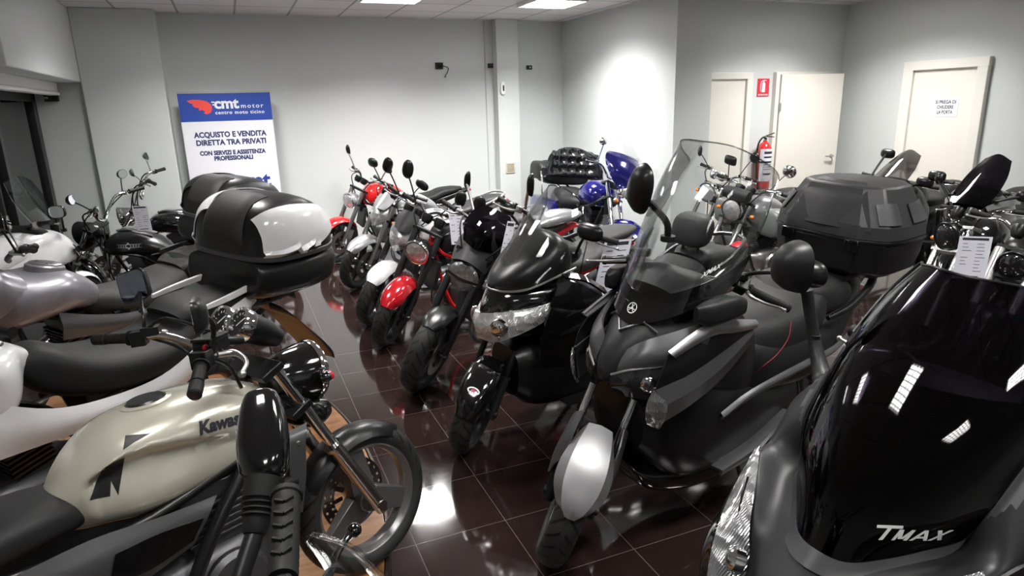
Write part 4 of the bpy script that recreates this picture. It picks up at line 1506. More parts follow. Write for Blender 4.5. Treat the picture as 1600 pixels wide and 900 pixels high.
# the far edge mirrors the near one
scr = [[(r[5][0], -r[5][1], r[5][2]), (r[4][0], -r[4][1], r[4][2]), (r[3][0], -r[3][1], r[3][2]), r[2], r[3], r[4], r[5]] for r in scr]
q = MB()
low = [[(a - .004, b, c) for a, b, c in r] for r in scr[:2]]
low.append([(a * .5 + d * .5 - .004, b * .5 + e * .5, c * .5 + f * .5) for (a, b, c), (d, e, f) in zip(scr[1], scr[2])])
q.sheet(low, .006, 5, 5)
sk = q.build('screen_skirt', X['gloss'], XM)
q = MB()
q.sheet(scr[1:], .004, 5, 5)
ws = q.build('windscreen', X['clear'], XM)
q = MB()
ed = [r[0] for r in scr[1:]] + scr[5][1:6] + [r[6] for r in scr[:0:-1]]
q.tube(ed, .0028, 6, 5)
q.build('screen_edge', clear_mat('screen_edge', (.62, .64, .64), .7), ws)
# emblem and lettering on the skirt
ex, ey = Vector((-.30, .95, 0)).normalized(), Vector((-.42, 0, .9)).normalized()
def emblem(o, x, y, r):
    sh = []
    o, x, y = Vector(o), Vector(x).normalized(), Vector(y).normalized()
    n = 28
    for r0, r1 in ((r, r * .84), (r * .24, r * .08)):
        vs = [o + (x * cos(2 * pi * j / n) + y * sin(2 * pi * j / n)) * rr for rr in (r0, r1) for j in range(n)]
        sh.append((vs, [(j, (j + 1) % n, n + (j + 1) % n, n + j) for j in range(n)]))
    for k in range(3):
        t = pi / 2 + 2 * pi * k / 3
        d = x * cos(t) + y * sin(t)
        e = x * -sin(t) + y * cos(t)
        for a0, a1, b0, b1 in ((.10, .42, -.06, .06), (.40, .50, -.25, .25), (.50, .84, .13, .25), (.50, .84, -.25, -.13)):
            sh.append(([o + d * r * a0 + e * r * b0, o + d * r * a1 + e * r * b0, o + d * r * a1 + e * r * b1, o + d * r * a0 + e * r * b1], [(0, 1, 2, 3)]))
    return sh
decal('emblem', emblem((-.305, 0, 1.055), (0, 1, 0), (-.5, 0, .86), .024), sk, X['whiteink'], (-1, 0, -.3), .002, .02)
tx = Vector((-.56, .66, .22)).normalized()
vs, fs = text_mesh('XMAX', .028, .0006, .35)
decal('lettering', [([Vector((-.50, .215, 1.235)) + Vector((-.70, .45, .50)).normalized() * v.x + Vector((-.25, 0, .95)) * v.y for v in vs], fs)], sk, X['whiteink'], (-.75, -.65, -.1), .002, .012)
# shield panels each side
pair(lambda q, s: q.sheet(sy([[(-.195, .055, .82), (-.20, .062, .85), (-.235, .06, .905)], [(-.218, .128, .858), (-.232, .138, .905), (-.28, .13, .965)], [(-.335, .212, .885), (-.345, .222, .94), (-.40, .20, 1.01)], [(-.455, .255, .93), (-.475, .262, .985), (-.52, .245, 1.05)]], s), .010 * s, 4, 4), 'brow_panel', 'grey', XM)
hl = pair(lambda q, s: q.sheet(sy([[(-.165, .05, .81), (-.160, .055, .775), (-.18, .065, .735)], [(-.205, .125, .852), (-.198, .14, .80), (-.215, .135, .735)], [(-.32, .208, .878), (-.315, .222, .82), (-.305, .215, .74)], [(-.445, .255, .925), (-.43, .258, .885), (-.40, .255, .84)]], s), .006 * s, 4, 4), 'headlight', 'darklens', XM)
for s, h in zip((1, -1), hl):
    q = MB()
    q.lathe([(.034, 0), (.030, .006), (.018, .010), (.002, .012)], (-.245, s * .178, .80), (.75, s * .65, 0), 20)
    q.build('headlight_reflector', X['chrome'], h)
    q = MB()
    q.tube([(-.166, s * .05, .815), (-.206, s * .127, .857), (-.323, s * .211, .882), (-.45, s * .26, .93)], .005, 6, 4)
    q.build('headlight_strip', X['silver'], h)
pair(lambda q, s: q.sheet(sy([[(-.265, .245, .965), (-.27, .262, .953), (-.30, .252, .93)], [(-.445, .258, 1.037), (-.45, .278, 1.015), (-.48, .27, .985)], [(-.59, .268, 1.032), (-.60, .286, 1.005), (-.61, .28, .975)], [(-.75, .272, 1.0), (-.755, .285, .985), (-.755, .28, .962)]], s), .008 * s, 3, 4), 'shield_blade', 'silver', XM, 0, 50)
pair(lambda q, s: q.sheet(sy([[(-.28, .235, .945), (-.24, .245, .88), (-.215, .24, .80)], [(-.46, .26, .99), (-.42, .27, .92), (-.38, .268, .85)], [(-.60, .27, .98), (-.57, .277, .94), (-.54, .275, .90)], [(-.76, .272, .97), (-.75, .275, .965), (-.74, .275, .96)]], s), .006 * s, 4, 4), 'shield_panel', 'satin', XM)
wn = pair(lambda q, s: q.sheet(sy([[(-.215, .238, .82), (-.255, .268, .75), (-.255, .245, .655)], [(-.37, .262, .862), (-.40, .288, .79), (-.40, .262, .70)], [(-.55, .272, .912), (-.57, .29, .855), (-.58, .268, .775)], [(-.735, .274, .968), (-.745, .28, .945), (-.76, .268, .90)]], s), .008 * s, 1, 4), 'shield_wing', 'grey', XM, 0, 24)
ts = pair(lambda q, s: q.sheet(sy([[(-.213, .236, .815), (-.232, .256, .79), (-.252, .272, .77)], [(-.198, .225, .765), (-.222, .258, .745), (-.252, .275, .73)], [(-.205, .215, .70), (-.228, .24, .68), (-.252, .26, .665)], [(-.228, .21, .655), (-.242, .228, .645), (-.258, .243, .64)]], s), .008 * s, 3, 3), 'turn_signal', 'ribbed', XM)
for s, w_ in zip((1, -1), wn):
    decal('emblem', emblem((-.47, s * .3, .765), (-s, 0, 0), (0, 0, 1), .026), w_, X['darkmetal'], (0, -s, 0), .002, .02)
# leg shield, tunnel, belly and boards
q = MB()
q.loft([(-.27, .58, .15, .13, 3), (-.36, .56, .22, .22, 3), (-.50, .52, .25, .27, 3.2), (-.75, .48, .255, .24, 3.2), (-1.0, .44, .25, .19, 3.2), (-1.25, .46, .22, .15, 3)], 32, 5)
q.build('leg_shield', X['satin'], XM)
q = MB()
q.loft([(-.24, .40, .10, .06, 3, -30), (-.32, .32, .18, .07, 3, -20), (-.60, .27, .22, .075, 3.2), (-.95, .31, .225, .085, 3.2), (-1.20, .41, .20, .08, 3)], 28, 5)
q.build('belly_pan', X['gloss'], XM)
pair(lambda q, s: q.sheet(sy([[(-.62, .24, .335), (-.62, .30, .34), (-.62, .295, .31)], [(-.85, .25, .39), (-.85, .315, .395), (-.86, .30, .345)], [(-1.10, .245, .47), (-1.10, .30, .475), (-1.12, .285, .42)]], s), .012 * s, 3, 4), 'footboard', 'grey', XM)
pair(lambda q, s: q.sheet(sy([[(-.62, .255, .60), (-.62, .272, .585), (-.62, .262, .565)], [(-.80, .258, .655), (-.80, .276, .64), (-.80, .265, .615)], [(-1.15, .25, .685), (-1.15, .27, .665), (-1.15, .255, .64)], [(-1.50, .225, .69), (-1.50, .245, .675), (-1.50, .23, .65)], [(-1.75, .18, .73), (-1.75, .195, .72), (-1.75, .18, .70)]], s), .01 * s, 3, 4), 'side_strip', 'grey', XM)
q = MB()
q.loft([(-.72, .72, .14, .16, 2.8), (-.85, .69, .20, .17, 2.9), (-1.05, .68, .235, .16, 3), (-1.35, .68, .24, .17, 3), (-1.60, .75, .20, .14, 3), (-1.85, .84, .12, .08, 2.8), (-1.98, .88, .06, .04, 2.6)], 32, 5)
q.build('tail_body', X['mattegrey'], XM)
q = MB()
q.loft([(-.80, .80, .09, .06, 2.6, 20), (-.90, .80, .165, .11, 2.8, 10), (-1.05, .80, .215, .125, 3), (-1.22, .81, .225, .13, 3), (-1.34, .855, .22, .125, 3, -10), (-1.42, .89, .20, .12, 3, -14)], 36, 6)
se = q.build('seat', X['seat'], XM)
q = MB()
q.loft([(-1.32, .915, .13, .06, 2.8, -35), (-1.40, .92, .19, .10, 3, -20), (-1.55, .91, .19, .10, 3), (-1.72, .885, .15, .08, 3), (-1.82, .87, .09, .05, 2.6)], 32, 5)
q.build('passenger_seat', X['seat'], XM)
q = MB()
for s in (1, -1):
    q.tube([(-1.10, s * .22, .90), (-1.07, s * .236, .83), (-1.0, s * .232, .76), (-.90, s * .21, .70)], .0022, 6, 4)
q.build('seat_stitching', mat('red_thread', (.28, .02, .03), .7), se)
pair(lambda q, s: q.tube([(-1.38, s * .235, .86), (-1.55, s * .245, .89), (-1.75, s * .22, .955), (-1.90, s * .15, 1.0), (-1.95, s * .05, 1.0)], [.012, .018, .02, .02, .014], 10, 4), 'grab_rail', 'satin', XM)
q = MB()
q.loft([(-1.9, .83, .13, .03, 3), (-2.0, .84, .11, .03, 3), (-2.02, .84, .09, .02, 3)], 16, 3)
q.build('tail_light', X['redlens'], XM)
# bars turned to the left, mirrors, guards, dash
q = MB()
q.tube([(-.87, .335, 1.045), (-.75, .22, 1.115), (-.68, .12, 1.14), (-.60, 0, 1.14), (-.54, -.1, 1.15), (-.48, -.2, 1.18), (-.42, -.31, 1.16)], .0125, 10, 4)
hb = q.build('handlebar', X['satin'], XM)
for a, b in (((-.75, .22, 1.115), (-.872, .338, 1.043)), ((-.485, -.205, 1.178), (-.425, -.31, 1.16))):
    a, b = Vector(a), Vector(b)
    t = (b - a).normalized()
    g = MB()
    g.tube([a, a + t * .01, a + t * .012, b - t * .014, b - t * .012, b], [.024, .024, .0175, .0175, .021, .019], 14)
    g.build('grip', X['rubber'], hb)
    side = Vector((.7, .3, 0)) if a.y > 0 else Vector((.5, -.1, 0))
    g = MB()
    g.box(a - t * .035, (.055, .055, .05), frame(t))
    g.box(a - t * .05 + Vector((0, 0, .035)), (.07, .045, .03), frame((0, 0, 1), t))
    g.build('switch_box', X['satin'], hb, bev=.005)
    g = MB()
    g.tube([a + side * .04, a + side * .085 + t * .03, a + side * .085 + t * .09, a + side * .05 + t * .15, a + side * .055 + t * .17], [.008, .008, .006, .005, .005], 8, 4)
    g.ell(a + side * .055 + t * .172, (.008, .008, .008))
    g.build('lever', X['alu'], hb)
bar_mirror(hb, (-.635, -.135, 1.27), (-.530, -.205, 1.485), None, (-.80, .25, .05), .075, .115, 2.5, 'satin', 'mirror', .015, (-.60, -.13, 1.36), 24, .06)
bar_mirror(hb, (-.70, .16, 1.15), (-.80, .43, 1.235), None, (-.95, -.1, .05), .08, .056, 2.5, 'satin', 'mirror', .009, (-.74, .26, 1.20), 0, .05)
q = MB()
q.loft([(-.40, 1.06, .16, .08, 3), (-.52, 1.10, .20, .09, 3), (-.64, 1.10, .17, .06, 3), (-.70, 1.09, .09, .03, 3)], 24, 4)
q.build('dashboard', X['matte'], XM)
pair(lambda q, s: q.loft([(-.395, 1.085, .012, .03, 3, 0, s * .25), (-.45, 1.085, .035, .048, 3.4, 0, s * .265), (-.56, 1.095, .04, .048, 3.4, 0, s * .275), (-.625, 1.09, .03, .035, 3, 0, s * .28)], 20, 4), 'hand_guard', 'matte', XM)
# top case on its rack
q = MB()
q.box((-1.80, 0, .985), (.34, .28, .025))
for s in (1, -1):
    q.tube([(-1.5, s * .1, .95), (-1.75, s * .12, .97), (-2.0, s * .1, .98)], .012, 8, 3)
q.build('luggage_rack', X['satin'], XM)
def hexo(k, z, dx=0, xs=1):
    P = [(-1.60, .19), (-1.68, .295), (-1.80, .32), (-2.02, .31), (-2.16, .20), (-2.19, .10)]
    P = P + [(x, -y) for x, y in P[::-1]]
    return [((-1.88 + (x + 1.88) * k * xs + dx), y * k, z) for x, y in P]
q = MB()
q.grid([hexo(.80, 1.0), hexo(.93, 1.03), hexo(.985, 1.12), hexo(1.0, 1.185)])
tc = q.build('top_case', X['satin'], XM, 25, .008)
q = MB()
q.grid([hexo(1.0, 1.195), hexo(1.012, 1.205), hexo(.99, 1.265), hexo(.70, 1.44), hexo(.45, 1.452)])
lid = q.build('case_lid', X['case'], tc, 20, .010)
q = MB()
q.grid([hexo(1.016, 1.185), hexo(1.022, 1.189), hexo(1.022, 1.197), hexo(1.016, 1.201)])
q.build('case_seam', X['satin'], tc)
me = lid.data
tree = BVHTree.FromPolygons([v.co for v in me.vertices], [tuple(p.vertices) for p in me.polygons])
def onlid(rows, h):
    out = []
    for r in rows:
        o = []
        for x, y, z in r:
            d = Vector((x + 1.88, y, (z - 1.20) * 1.2)).normalized()
            hit = tree.ray_cast(Vector((-1.88, 0, 1.20)) + d, -d)
            o.append(hit[0] + d * h if hit[0] else Vector((x, y, z)))
        out.append(o)
    return out
q = MB()
q.sheet(onlid([[(-1.62, -.24, 1.24), (-1.58, 0, 1.24), (-1.62, .24, 1.24)], [(-1.64, -.21, 1.30), (-1.60, 0, 1.30), (-1.64, .21, 1.30)], [(-1.68, -.16, 1.37), (-1.64, 0, 1.37), (-1.68, .16, 1.37)], [(-1.74, -.12, 1.42), (-1.72, 0, 1.42), (-1.74, .12, 1.42)]], .010), .004, 4, 3)
q.build('case_pad', X['case'], tc)
for s in (1, -1):
    for xs_ in (0, 1):
        q = MB()
        r = [[(-1.65, .24, 1.36), (-1.70, .27, 1.36), (-1.76, .29, 1.36)], [(-1.65, .25, 1.31), (-1.70, .285, 1.31), (-1.76, .30, 1.31)], [(-1.65, .26, 1.265), (-1.70, .295, 1.265), (-1.76, .31, 1.265)]]
        if xs_:
            r = [[(-1.86, .31, 1.36), (-1.94, .31, 1.36), (-2.02, .28, 1.36)], [(-1.86, .315, 1.31), (-1.94, .315, 1.31), (-2.02, .29, 1.31)], [(-1.86, .32, 1.265), (-1.94, .32, 1.265), (-2.02, .30, 1.265)]]
        q.sheet(onlid(sy(r, s), .006), .004 * s, 2, 2)
        q.build('corner_plate', X['grey'], tc)
for y in (-.17, .17):
    q = MB()
    q.box((-1.598, y, 1.17), (.02, .07, .055))
    q.build('case_latch', X['gloss'], tc, bev=.004)
rear_end(XM, 1.56, .28, .075, 5)
exhaust(XM, [(-.9, -.1, .25), (-1.1, -.16, .22), (-1.25, -.2, .28)], .022, ((-1.2, -.21, .30), (-1.75, -.23, .48), .07), 'darkmetal', canmat='satin')
side_stand(XM, -.95, lean=4)
# ---------------------------------------------------------------- gloss black maxi scooter between the grey scooter and the round-lamp bike
BG = bike_root('gloss black maxi scooter with wide twin headlamp and clear windscreen', 1.06, 3.2, 190, 3, 0, 'scooter', 'scooter')
S = steerM(42, 25, .09)
BR = .27
wheel(BG, (0, 0, BR), BR, .060, S, 5, 'rimblack', -1, .12)
fork(BG, BR, S, 25, .105, .09, .60, 'satin', 'darkmetal', .46, .017, .025, clamps=False)
fd = MB(S)
rows = []
for a, wv, up in ((22, .055, .014), (40, .075, .018), (62, .085, .02), (84, .085, .025), (104, .08, .03)):
    t = radians(a)
    rows.append([((BR + up - d) * cos(t), wv * q, BR + (BR + up - d) * sin(t)) for q, d in ((-1.06, .075), (-1, .03), (-.6, .004), (0, 0), (.6, .004), (1, .03), (1.06, .075))])
fd.sheet(rows, .005, 3, 5)
bf = fd.build('front_fender', X['gloss'], BG)
o = Vector((BR * cos(radians(52)), 0, BR + BR * sin(radians(52))))
nn = Vector((cos(radians(52)), 0, sin(radians(52))))
ex, ey = Vector((0, 1, 0)), nn.cross(Vector((0, 1, 0)))
ey = ey if ey.z > 0 else -ey
n = 24
star = []
for k in range(5):
    a0 = pi / 2 + 2 * pi * k / 5
    star += [(.016 * cos(a0), .016 * sin(a0)), (.007 * cos(a0 + pi / 5), .007 * sin(a0 + pi / 5))]
ringv = [(.034 * cos(2 * pi * j / n), .019 * sin(2 * pi * j / n)) for j in range(n)] + [(.026 * cos(2 * pi * j / n), .012 * sin(2 * pi * j / n)) for j in range(n)]
P3 = lambda u, v: S @ (o + nn * .02 + ex * u + ey * v)
decal('fender_badge', [([P3(u, v) for u, v in ringv], [(j, (j + 1) % n, n + (j + 1) % n, n + j) for j in range(n)])], bf, X['whiteink'], S.to_3x3() @ -nn, .0015, .01)
decal('fender_badge', [([P3(u, v) for u, v in star], [tuple(range(10))])], bf, mat('red_print', (.55, .03, .08), .4), S.to_3x3() @ -nn, .003, .008)
q = MB()
q.loft([(-.055, .74, .03, .09, 2.2), (-.085, .755, .075, .125, 2.2), (-.14, .785, .125, .155, 2.3), (-.24, .80, .175, .17, 2.4), (-.38, .80, .225, .18, 2.5), (-.52, .79, .275, .18, 2.8), (-.68, .75, .27, .17, 2.8)], 36, 6)
bc = q.build('front_cowl', X['gloss'], BG)
q = MB()
q.loft([(-.105, .935, .02, .012, 2.2, 10), (-.15, .955, .095, .06, 2.3, 14), (-.24, .99, .165, .115, 2.4, 14), (-.34, 1.025, .20, .145, 2.5, 10), (-.43, 1.05, .205, .155, 2.6), (-.50, 1.05, .185, .135, 2.6), (-.55, 1.04, .13, .09, 2.6)], 36, 6)
q.build('cowl_dome', X['satin'], bc)
q = MB()
pts = [(-.50, .232, 1.035), (-.36, .212, .99), (-.24, .172, .945), (-.155, .10, .925), (-.105, 0, .925)]
q.tube(pts + [(a, -b, c) for a, b, c in pts[-2::-1]], .007, 8, 5)
q.build('chrome_trim', X['alu'], bc)
for s in (1, -1):
    q = MB()
    q.sheet(sy([[(-.045, .002, .80), (-.015, .002, .74), (-.025, .002, .665)], [(-.100, .098, .82), (-.066, .115, .745), (-.080, .105, .66)], [(-.245, .200, .85), (-.215, .218, .79), (-.205, .20, .725)], [(-.355, .244, .88), (-.335, .256, .835), (-.32, .25, .795)], [(-.475, .262, .905), (-.465, .268, .89), (-.45, .265, .875)]], s), .006 * s, 5, 5)
    h = q.build('headlight', X['lens'], bc)
    q = MB()
    q.lathe([(.05, -.01), (.046, .012), (.03, .02), (.002, .024)], (-.085, s * .125, .745), (.85, s * .5, 0), 24)
    q.build('headlight_projector', X['chrome'], h)
    q = MB()
    q.lathe([(.026, -.006), (.024, .01), (.012, .016), (.002, .018)], (-.30, s * .24, .825), (.55, s * .85, .05), 20)
    q.build('turn_signal_lens', X['orange'] if False else X['lens'], h)
    q = MB()
    q.sheet(sy([[(-.36, .275, 1.01), (-.30, .285, .86), (-.26, .265, .70), (-.27, .24, .56)], [(-.48, .30, .965), (-.42, .315, .84), (-.38, .30, .70), (-.36, .26, .56)], [(-.61, .325, .885), (-.58, .33, .80), (-.54, .31, .69), (-.50, .27, .55)], [(-.665, .325, .84), (-.66, .325, .79), (-.63, .31, .68), (-.62, .27, .54)]], s), .02 * s, 4, 4)
    q.build('leg_shield', X['gloss'], BG)
    q = MB()
    q.sheet(sy([[(-.38, .265, 1.03), (-.38, .30, 1.02)], [(-.50, .285, 1.01), (-.50, .325, .985)], [(-.64, .30, .92), (-.64, .34, .89)]], s), .012, 3, 4)
    q.build('shield_lip', X['gloss'], BG)
    q = MB()
    q.sheet(sy([[(-.44, .20, .27), (-.44, .28, .275)], [(-.66, .21, .29), (-.66, .32, .30)], [(-1.0, .21, .36), (-1.0, .32, .37)], [(-1.2, .2, .44), (-1.2, .28, .45)]], s), .012, 3, 4)
    q.build('footboard', X['mattegrey'], BG)
# emblem: the angular S on the nose
o = Vector((0.0, -.0, .875))
sv = [(-.5, .1), (-.1, .62), (.15, .36), (.02, .2), (.5, -.1), (.1, -.62), (-.15, -.36), (-.02, -.2)]
decal('emblem', [([Vector((.0, u * .045, .862 + v * .04)) for u, v in sv], [tuple(range(8))])], bc, X['alu'], (-1, 0, 0), .0015, .01)
q = MB()
q.loft([(-.20, .44, .14, .14, 3), (-.32, .42, .2, .2, 3), (-.6, .40, .23, .19, 3.2), (-.95, .40, .23, .16, 3.2), (-1.25, .44, .2, .14, 3)], 28, 5)
q.build('tunnel', X['satin'], BG)
q = MB()
q.loft([(-.85, .58, .14, .15, 2.8), (-1.0, .58, .21, .17, 3), (-1.4, .60, .24, .18, 3), (-1.75, .70, .2, .15, 3), (-2.0, .80, .11, .09, 2.8), (-2.12, .86, .06, .04, 2.6)], 32, 5)
q.build('tail_body', X['gloss'], BG)
q = MB()
q.loft([(-.98, .72, .09, .06, 2.6, 20), (-1.08, .72, .165, .10, 2.8, 8), (-1.25, .735, .215, .10, 3), (-1.45, .76, .215, .10, 3), (-1.58, .80, .19, .10, 3, -18)], 32, 6)
se = q.build('seat', X['seat'], BG)
q = MB()
q.loft([(-1.60, .86, .12, .05, 2.8, -30), (-1.68, .865, .165, .08, 3, -14), (-1.82, .86, .155, .075, 3), (-1.98, .85, .10, .05, 2.6)], 28, 5)
q.build('passenger_seat', X['seat'], BG)
q = MB()
q.loft([(-1.555, 1.06, .09, .07, 2.8, 12), (-1.575, 1.06, .135, .10, 2.9, 12), (-1.625, 1.06, .15, .11, 3, 12), (-1.67, 1.06, .13, .095, 2.8, 12), (-1.69, 1.06, .09, .06, 2.6, 12)], 32, 4)
br = q.build('backrest', X['seat'], BG)
q = MB()
for s in (1, -1):
    q.tube([(-1.62, s * .06, .98), (-1.60, s * .06, .85)], .012, 8)
q.build('backrest_bracket', X['satin'], br)
q = MB()
q.loft([(-2.03, .86, .055, .03, 3, -25), (-2.11, .885, .045, .032, 3, -25), (-2.15, .895, .03, .02, 2.6, -25)], 18, 4)
q.build('tail_light', X['redlens'], BG)
pair(lambda q, s: q.tube([(-1.55, s * .22, .82), (-1.75, s * .22, .90), (-1.98, s * .13, .96), (-2.05, s * .03, .97)], .014, 8, 4), 'grab_rail', 'satin', BG)
bw = [[(-.215, -.215, .955), (-.15, -.115, .94), (-.11, 0, .945), (-.15, .115, .94), (-.35, .235, .965), (-.46, .26, .90)],
      [(-.31, -.225, 1.07), (-.26, -.12, 1.08), (-.235, 0, 1.09), (-.27, .12, 1.08), (-.40, .225, 1.07), (-.50, .255, .99)],
      [(-.39, -.215, 1.18), (-.355, -.11, 1.22), (-.345, 0, 1.235), (-.375, .12, 1.22), (-.475, .21, 1.18), (-.54, .24, 1.09)],
      [(-.47, -.19, 1.30), (-.455, -.10, 1.345), (-.455, 0, 1.355), (-.48, .11, 1.345), (-.55, .19, 1.29), (-.585, .22, 1.21)],
      [(-.51, -.14, 1.385), (-.515, -.08, 1.42), (-.52, 0, 1.435), (-.54, .085, 1.42), (-.575, .15, 1.37), (-.605, .19, 1.30)]]
bw = [[(r[5][0], -r[5][1], r[5][2]), (r[4][0], -r[4][1], r[4][2]), (r[3][0], -r[3][1], r[3][2]), r[2], r[3], r[4], r[5]] for r in bw]
q = MB()
q.sheet(bw, .004, 5, 5)
w_ = q.build('windscreen', X['clear'], BG)
q = MB()
q.tube([r[0] for r in bw] + bw[4][1:6] + [r[6] for r in bw[::-1]], .003, 6, 5)
q.build('screen_edge', clear_mat('screen_rim', (.5, .52, .52), .9), w_)
handlebar(BG, S, (-.60, 0, 1.12), .37, .06, .10, .12, 'satin')
for s in (1, -1):
    bar_mirror(BG, (-.50, s * .22, 1.10), (-.46, s * .38, 1.26), None, (-1, -s * .12, 0), .085, .045, 2.6, 'satin', 'mirror', .008)
q = MB()
q.loft([(-.46, 1.05, .15, .07, 3), (-.56, 1.08, .17, .06, 3), (-.64, 1.07, .1, .03, 3)], 20, 3)
q.build('dashboard', X['matte'], BG)
rear_end(BG, 1.62, .27, .075, 5)
exhaust(BG, [(-.9, -.1, .25), (-1.1, -.16, .22), (-1.25, -.2, .28)], .022, ((-1.2, -.21, .30), (-1.8, -.23, .46), .07), 'darkmetal', canmat='satin')
side_stand(BG, -.95, lean=3)

# ---------------------------------------------------------------- matte grey sport scooter nearest on the right
TX = bike_root('matte grey sport scooter nearest on the right with huge dark screen', .878, .935, 188, 3, 0, 'scooter', 'scooter')
S = Matrix.Translation((-.22, 0, 0)) @ steerM(30, 25, .09)
wheel(TX, (0, 0, .30), .30, .065, S, 5, 'rimblack', 2, .13)
fork(TX, .30, S, 25, .11, .09, .62, 'satin', 'darkmetal', .55, .021, .026, clamps=False)
fender(TX, (0, 0, .30), .30, .085, 25, 130, X['mattegrey'], S, drop=.06)
half = [[(-.20, 0, .885), (-.225, .06, .88), (-.285, .11, .90), (-.345, .155, .93), (-.41, .19, .955)],
        [(-.245, 0, .99), (-.265, .06, .985), (-.315, .125, .995), (-.37, .18, 1.015), (-.43, .22, 1.045)],
        [(-.33, 0, 1.12), (-.345, .07, 1.12), (-.39, .14, 1.12), (-.45, .195, 1.13), (-.52, .232, 1.145)],
        [(-.43, 0, 1.25), (-.445, .07, 1.25), (-.485, .14, 1.25), (-.54, .19, 1.248), (-.60, .228, 1.245)],
        [(-.53, 0, 1.365), (-.545, .07, 1.365), (-.585, .13, 1.36), (-.635, .175, 1.355), (-.675, .205, 1.345)],
        [(-.61, 0, 1.455), (-.62, .05, 1.455), (-.65, .095, 1.45), (-.68, .13, 1.44), (-.712, .155, 1.43)]]
full = [[(a, -b, c) for a, b, c in r[:0:-1]] + r for r in half]
q = MB()
q.sheet(full, .005, 5, 6)
tw = q.build('windscreen', X['dark_screen'], TX)
q = MB()
q.sheet([[(a - .012, b * .985, c - .012) for a, b, c in r] for r in full[:4]], .004, 5, 6)
q.build('screen_backing', X['gloss'], TX)
q = MB()
q.tube([r[0] for r in full[3:]] + full[5][1:-1] + [r[-1] for r in full[:2:-1]], .0035, 6, 4)
q.build('screen_edge', X['satin'], tw)
edge = [full[i][0] for i in (2, 1)] + full[0] + [full[i][-1] for i in (1, 2)]
def rim_pt(p, out, dn, fw):
    k = min(1, abs(p[1]) / .2)
    return (p[0] + fw * (1.3 - k), p[1] + math.copysign(out * k, p[1]), p[2] - dn)
q = MB()
q.sheet([[rim_pt(p, -.004, -.004, 0), rim_pt(p, .012, .016, .014), rim_pt(p, .026, .030, .024)] for p in edge], .008, 4, 5)
q.build('screen_surround', X['grey'], TX)
hf = [[(-.20, 0, .872), (-.165, 0, .845), (-.11, 0, .80), (-.06, 0, .72)],
      [(-.222, .06, .867), (-.19, .065, .84), (-.13, .075, .79), (-.09, .08, .72)],
      [(-.28, .11, .887), (-.24, .12, .865), (-.18, .13, .82), (-.14, .12, .74)],
      [(-.34, .155, .917), (-.305, .175, .90), (-.245, .197, .898), (-.19, .17, .83)],
      [(-.405, .188, .942), (-.37, .22, .935), (-.325, .262, .95), (-.30, .255, .92)],
      [(-.425, .218, 1.035), (-.415, .26, 1.0), (-.40, .288, .955), (-.38, .29, .90)],
      [(-.515, .23, 1.138), (-.50, .27, 1.09), (-.48, .30, 1.03), (-.46, .30, .95)]]
for s in (1, -1):
    q = MB()
    q.sheet(sy(hf, s), .006 * s, 5, 5)
    q.build('front_fairing', X['mattegrey'], TX)
    q = MB()
    q.sheet(sy([[(-.335, .264, .965), (-.33, .27, .955), (-.325, .276, .94)], [(-.245, .199, .905), (-.238, .23, .90), (-.236, .253, .877)], [(-.183, .158, .838), (-.15, .188, .84), (-.131, .207, .824)], [(-.160, .128, .755), (-.105, .160, .775), (-.08, .18, .76)], [(-.12, .10, .68), (-.06, .125, .70), (-.04, .14, .68)]], s), .006 * s, 5, 6)
    h = q.build('headlight', X['ribbed'], TX)
    q = MB()
    q.tube([(-.255, s * .235, .915), (-.17, s * .185, .85), (-.125, s * .155, .78), (-.09, s * .13, .71)], .007, 8, 4)
    q.build('headlight_divider', X['gloss'], h)
    q = MB()
    q.lathe([(.032, -.02), (.032, .004), (.02, .016), (.002, .02)], (-.125, s * .15, .785), (.75, s * .55, .3), 24)
    q.build('headlight_reflector', X['chrome'], h)
    q = MB()
    q.sheet(sy([[(-.325, .278, .94), (-.29, .29, .80), (-.28, .26, .62)], [(-.236, .256, .874), (-.20, .265, .78), (-.20, .24, .62)], [(-.130, .21, .82), (-.11, .225, .74), (-.12, .20, .60)], [(-.04, .145, .68), (-.04, .15, .64), (-.08, .14, .58)]], s), .006 * s, 4, 4)
    q.build('headlight_surround', X['gloss'], TX)
    q = MB()
    q.sheet(sy([[(-.325, .28, .94), (-.26, .29, .78), (-.22, .25, .58)], [(-.45, .304, .97), (-.46, .312, .78), (-.46, .28, .50)], [(-.62, .308, .98), (-.65, .32, .76), (-.66, .29, .46)], [(-.80, .29, .94), (-.88, .31, .70), (-.88, .29, .42)]], s), .008 * s, 4, 4)
    q.build('side_fairing', X['mattegrey'], TX)
    mo = bar_mirror(TX, (-.642, s * .362, 1.17), (-.615, s * .425, 1.372), None, (-.93, -s * .30, 0), .060, .074, 2.6, 'mattegrey', 'mirror', .0075, (-.636, s * .392, 1.27), 0, .075)
    q = MB()
    q.tube([(-.634, s * .402, 1.305), (-.640, s * .385, 1.235), (-.642, s * .362, 1.165), (-.625, s * .325, 1.11), (-.596, s * .286, 1.075), (-.55, s * .25, 1.10)], [.017, .0165, .0175, .022, .030, .020], 14, 5)
    q.build('mirror_foot', X['mattegrey'], mo)
q = MB()
q.loft([(-.09, .62, .06, .05, 2.6), (-.16, .62, .13, .1, 2.6), (-.28, .64, .20, .13, 2.8), (-.42, .68, .25, .2, 2.9), (-.6, .72, .27, .26, 3), (-.85, .62, .26, .26, 3)], 28, 5)
q.build('inner_cowl', X['satin'], TX)
q = MB()
q.loft([(-.56, 1.06, .15, .08, 3), (-.66, 1.12, .18, .08, 3), (-.76, 1.12, .14, .05, 3)], 20, 3)
q.build('dashboard', X['matte'], TX)
o = Vector((-.33, .113, .962))
ex, ey = Vector((-.80, .58, .13)).normalized(), Vector((-.42, 0, .9)).normalized()
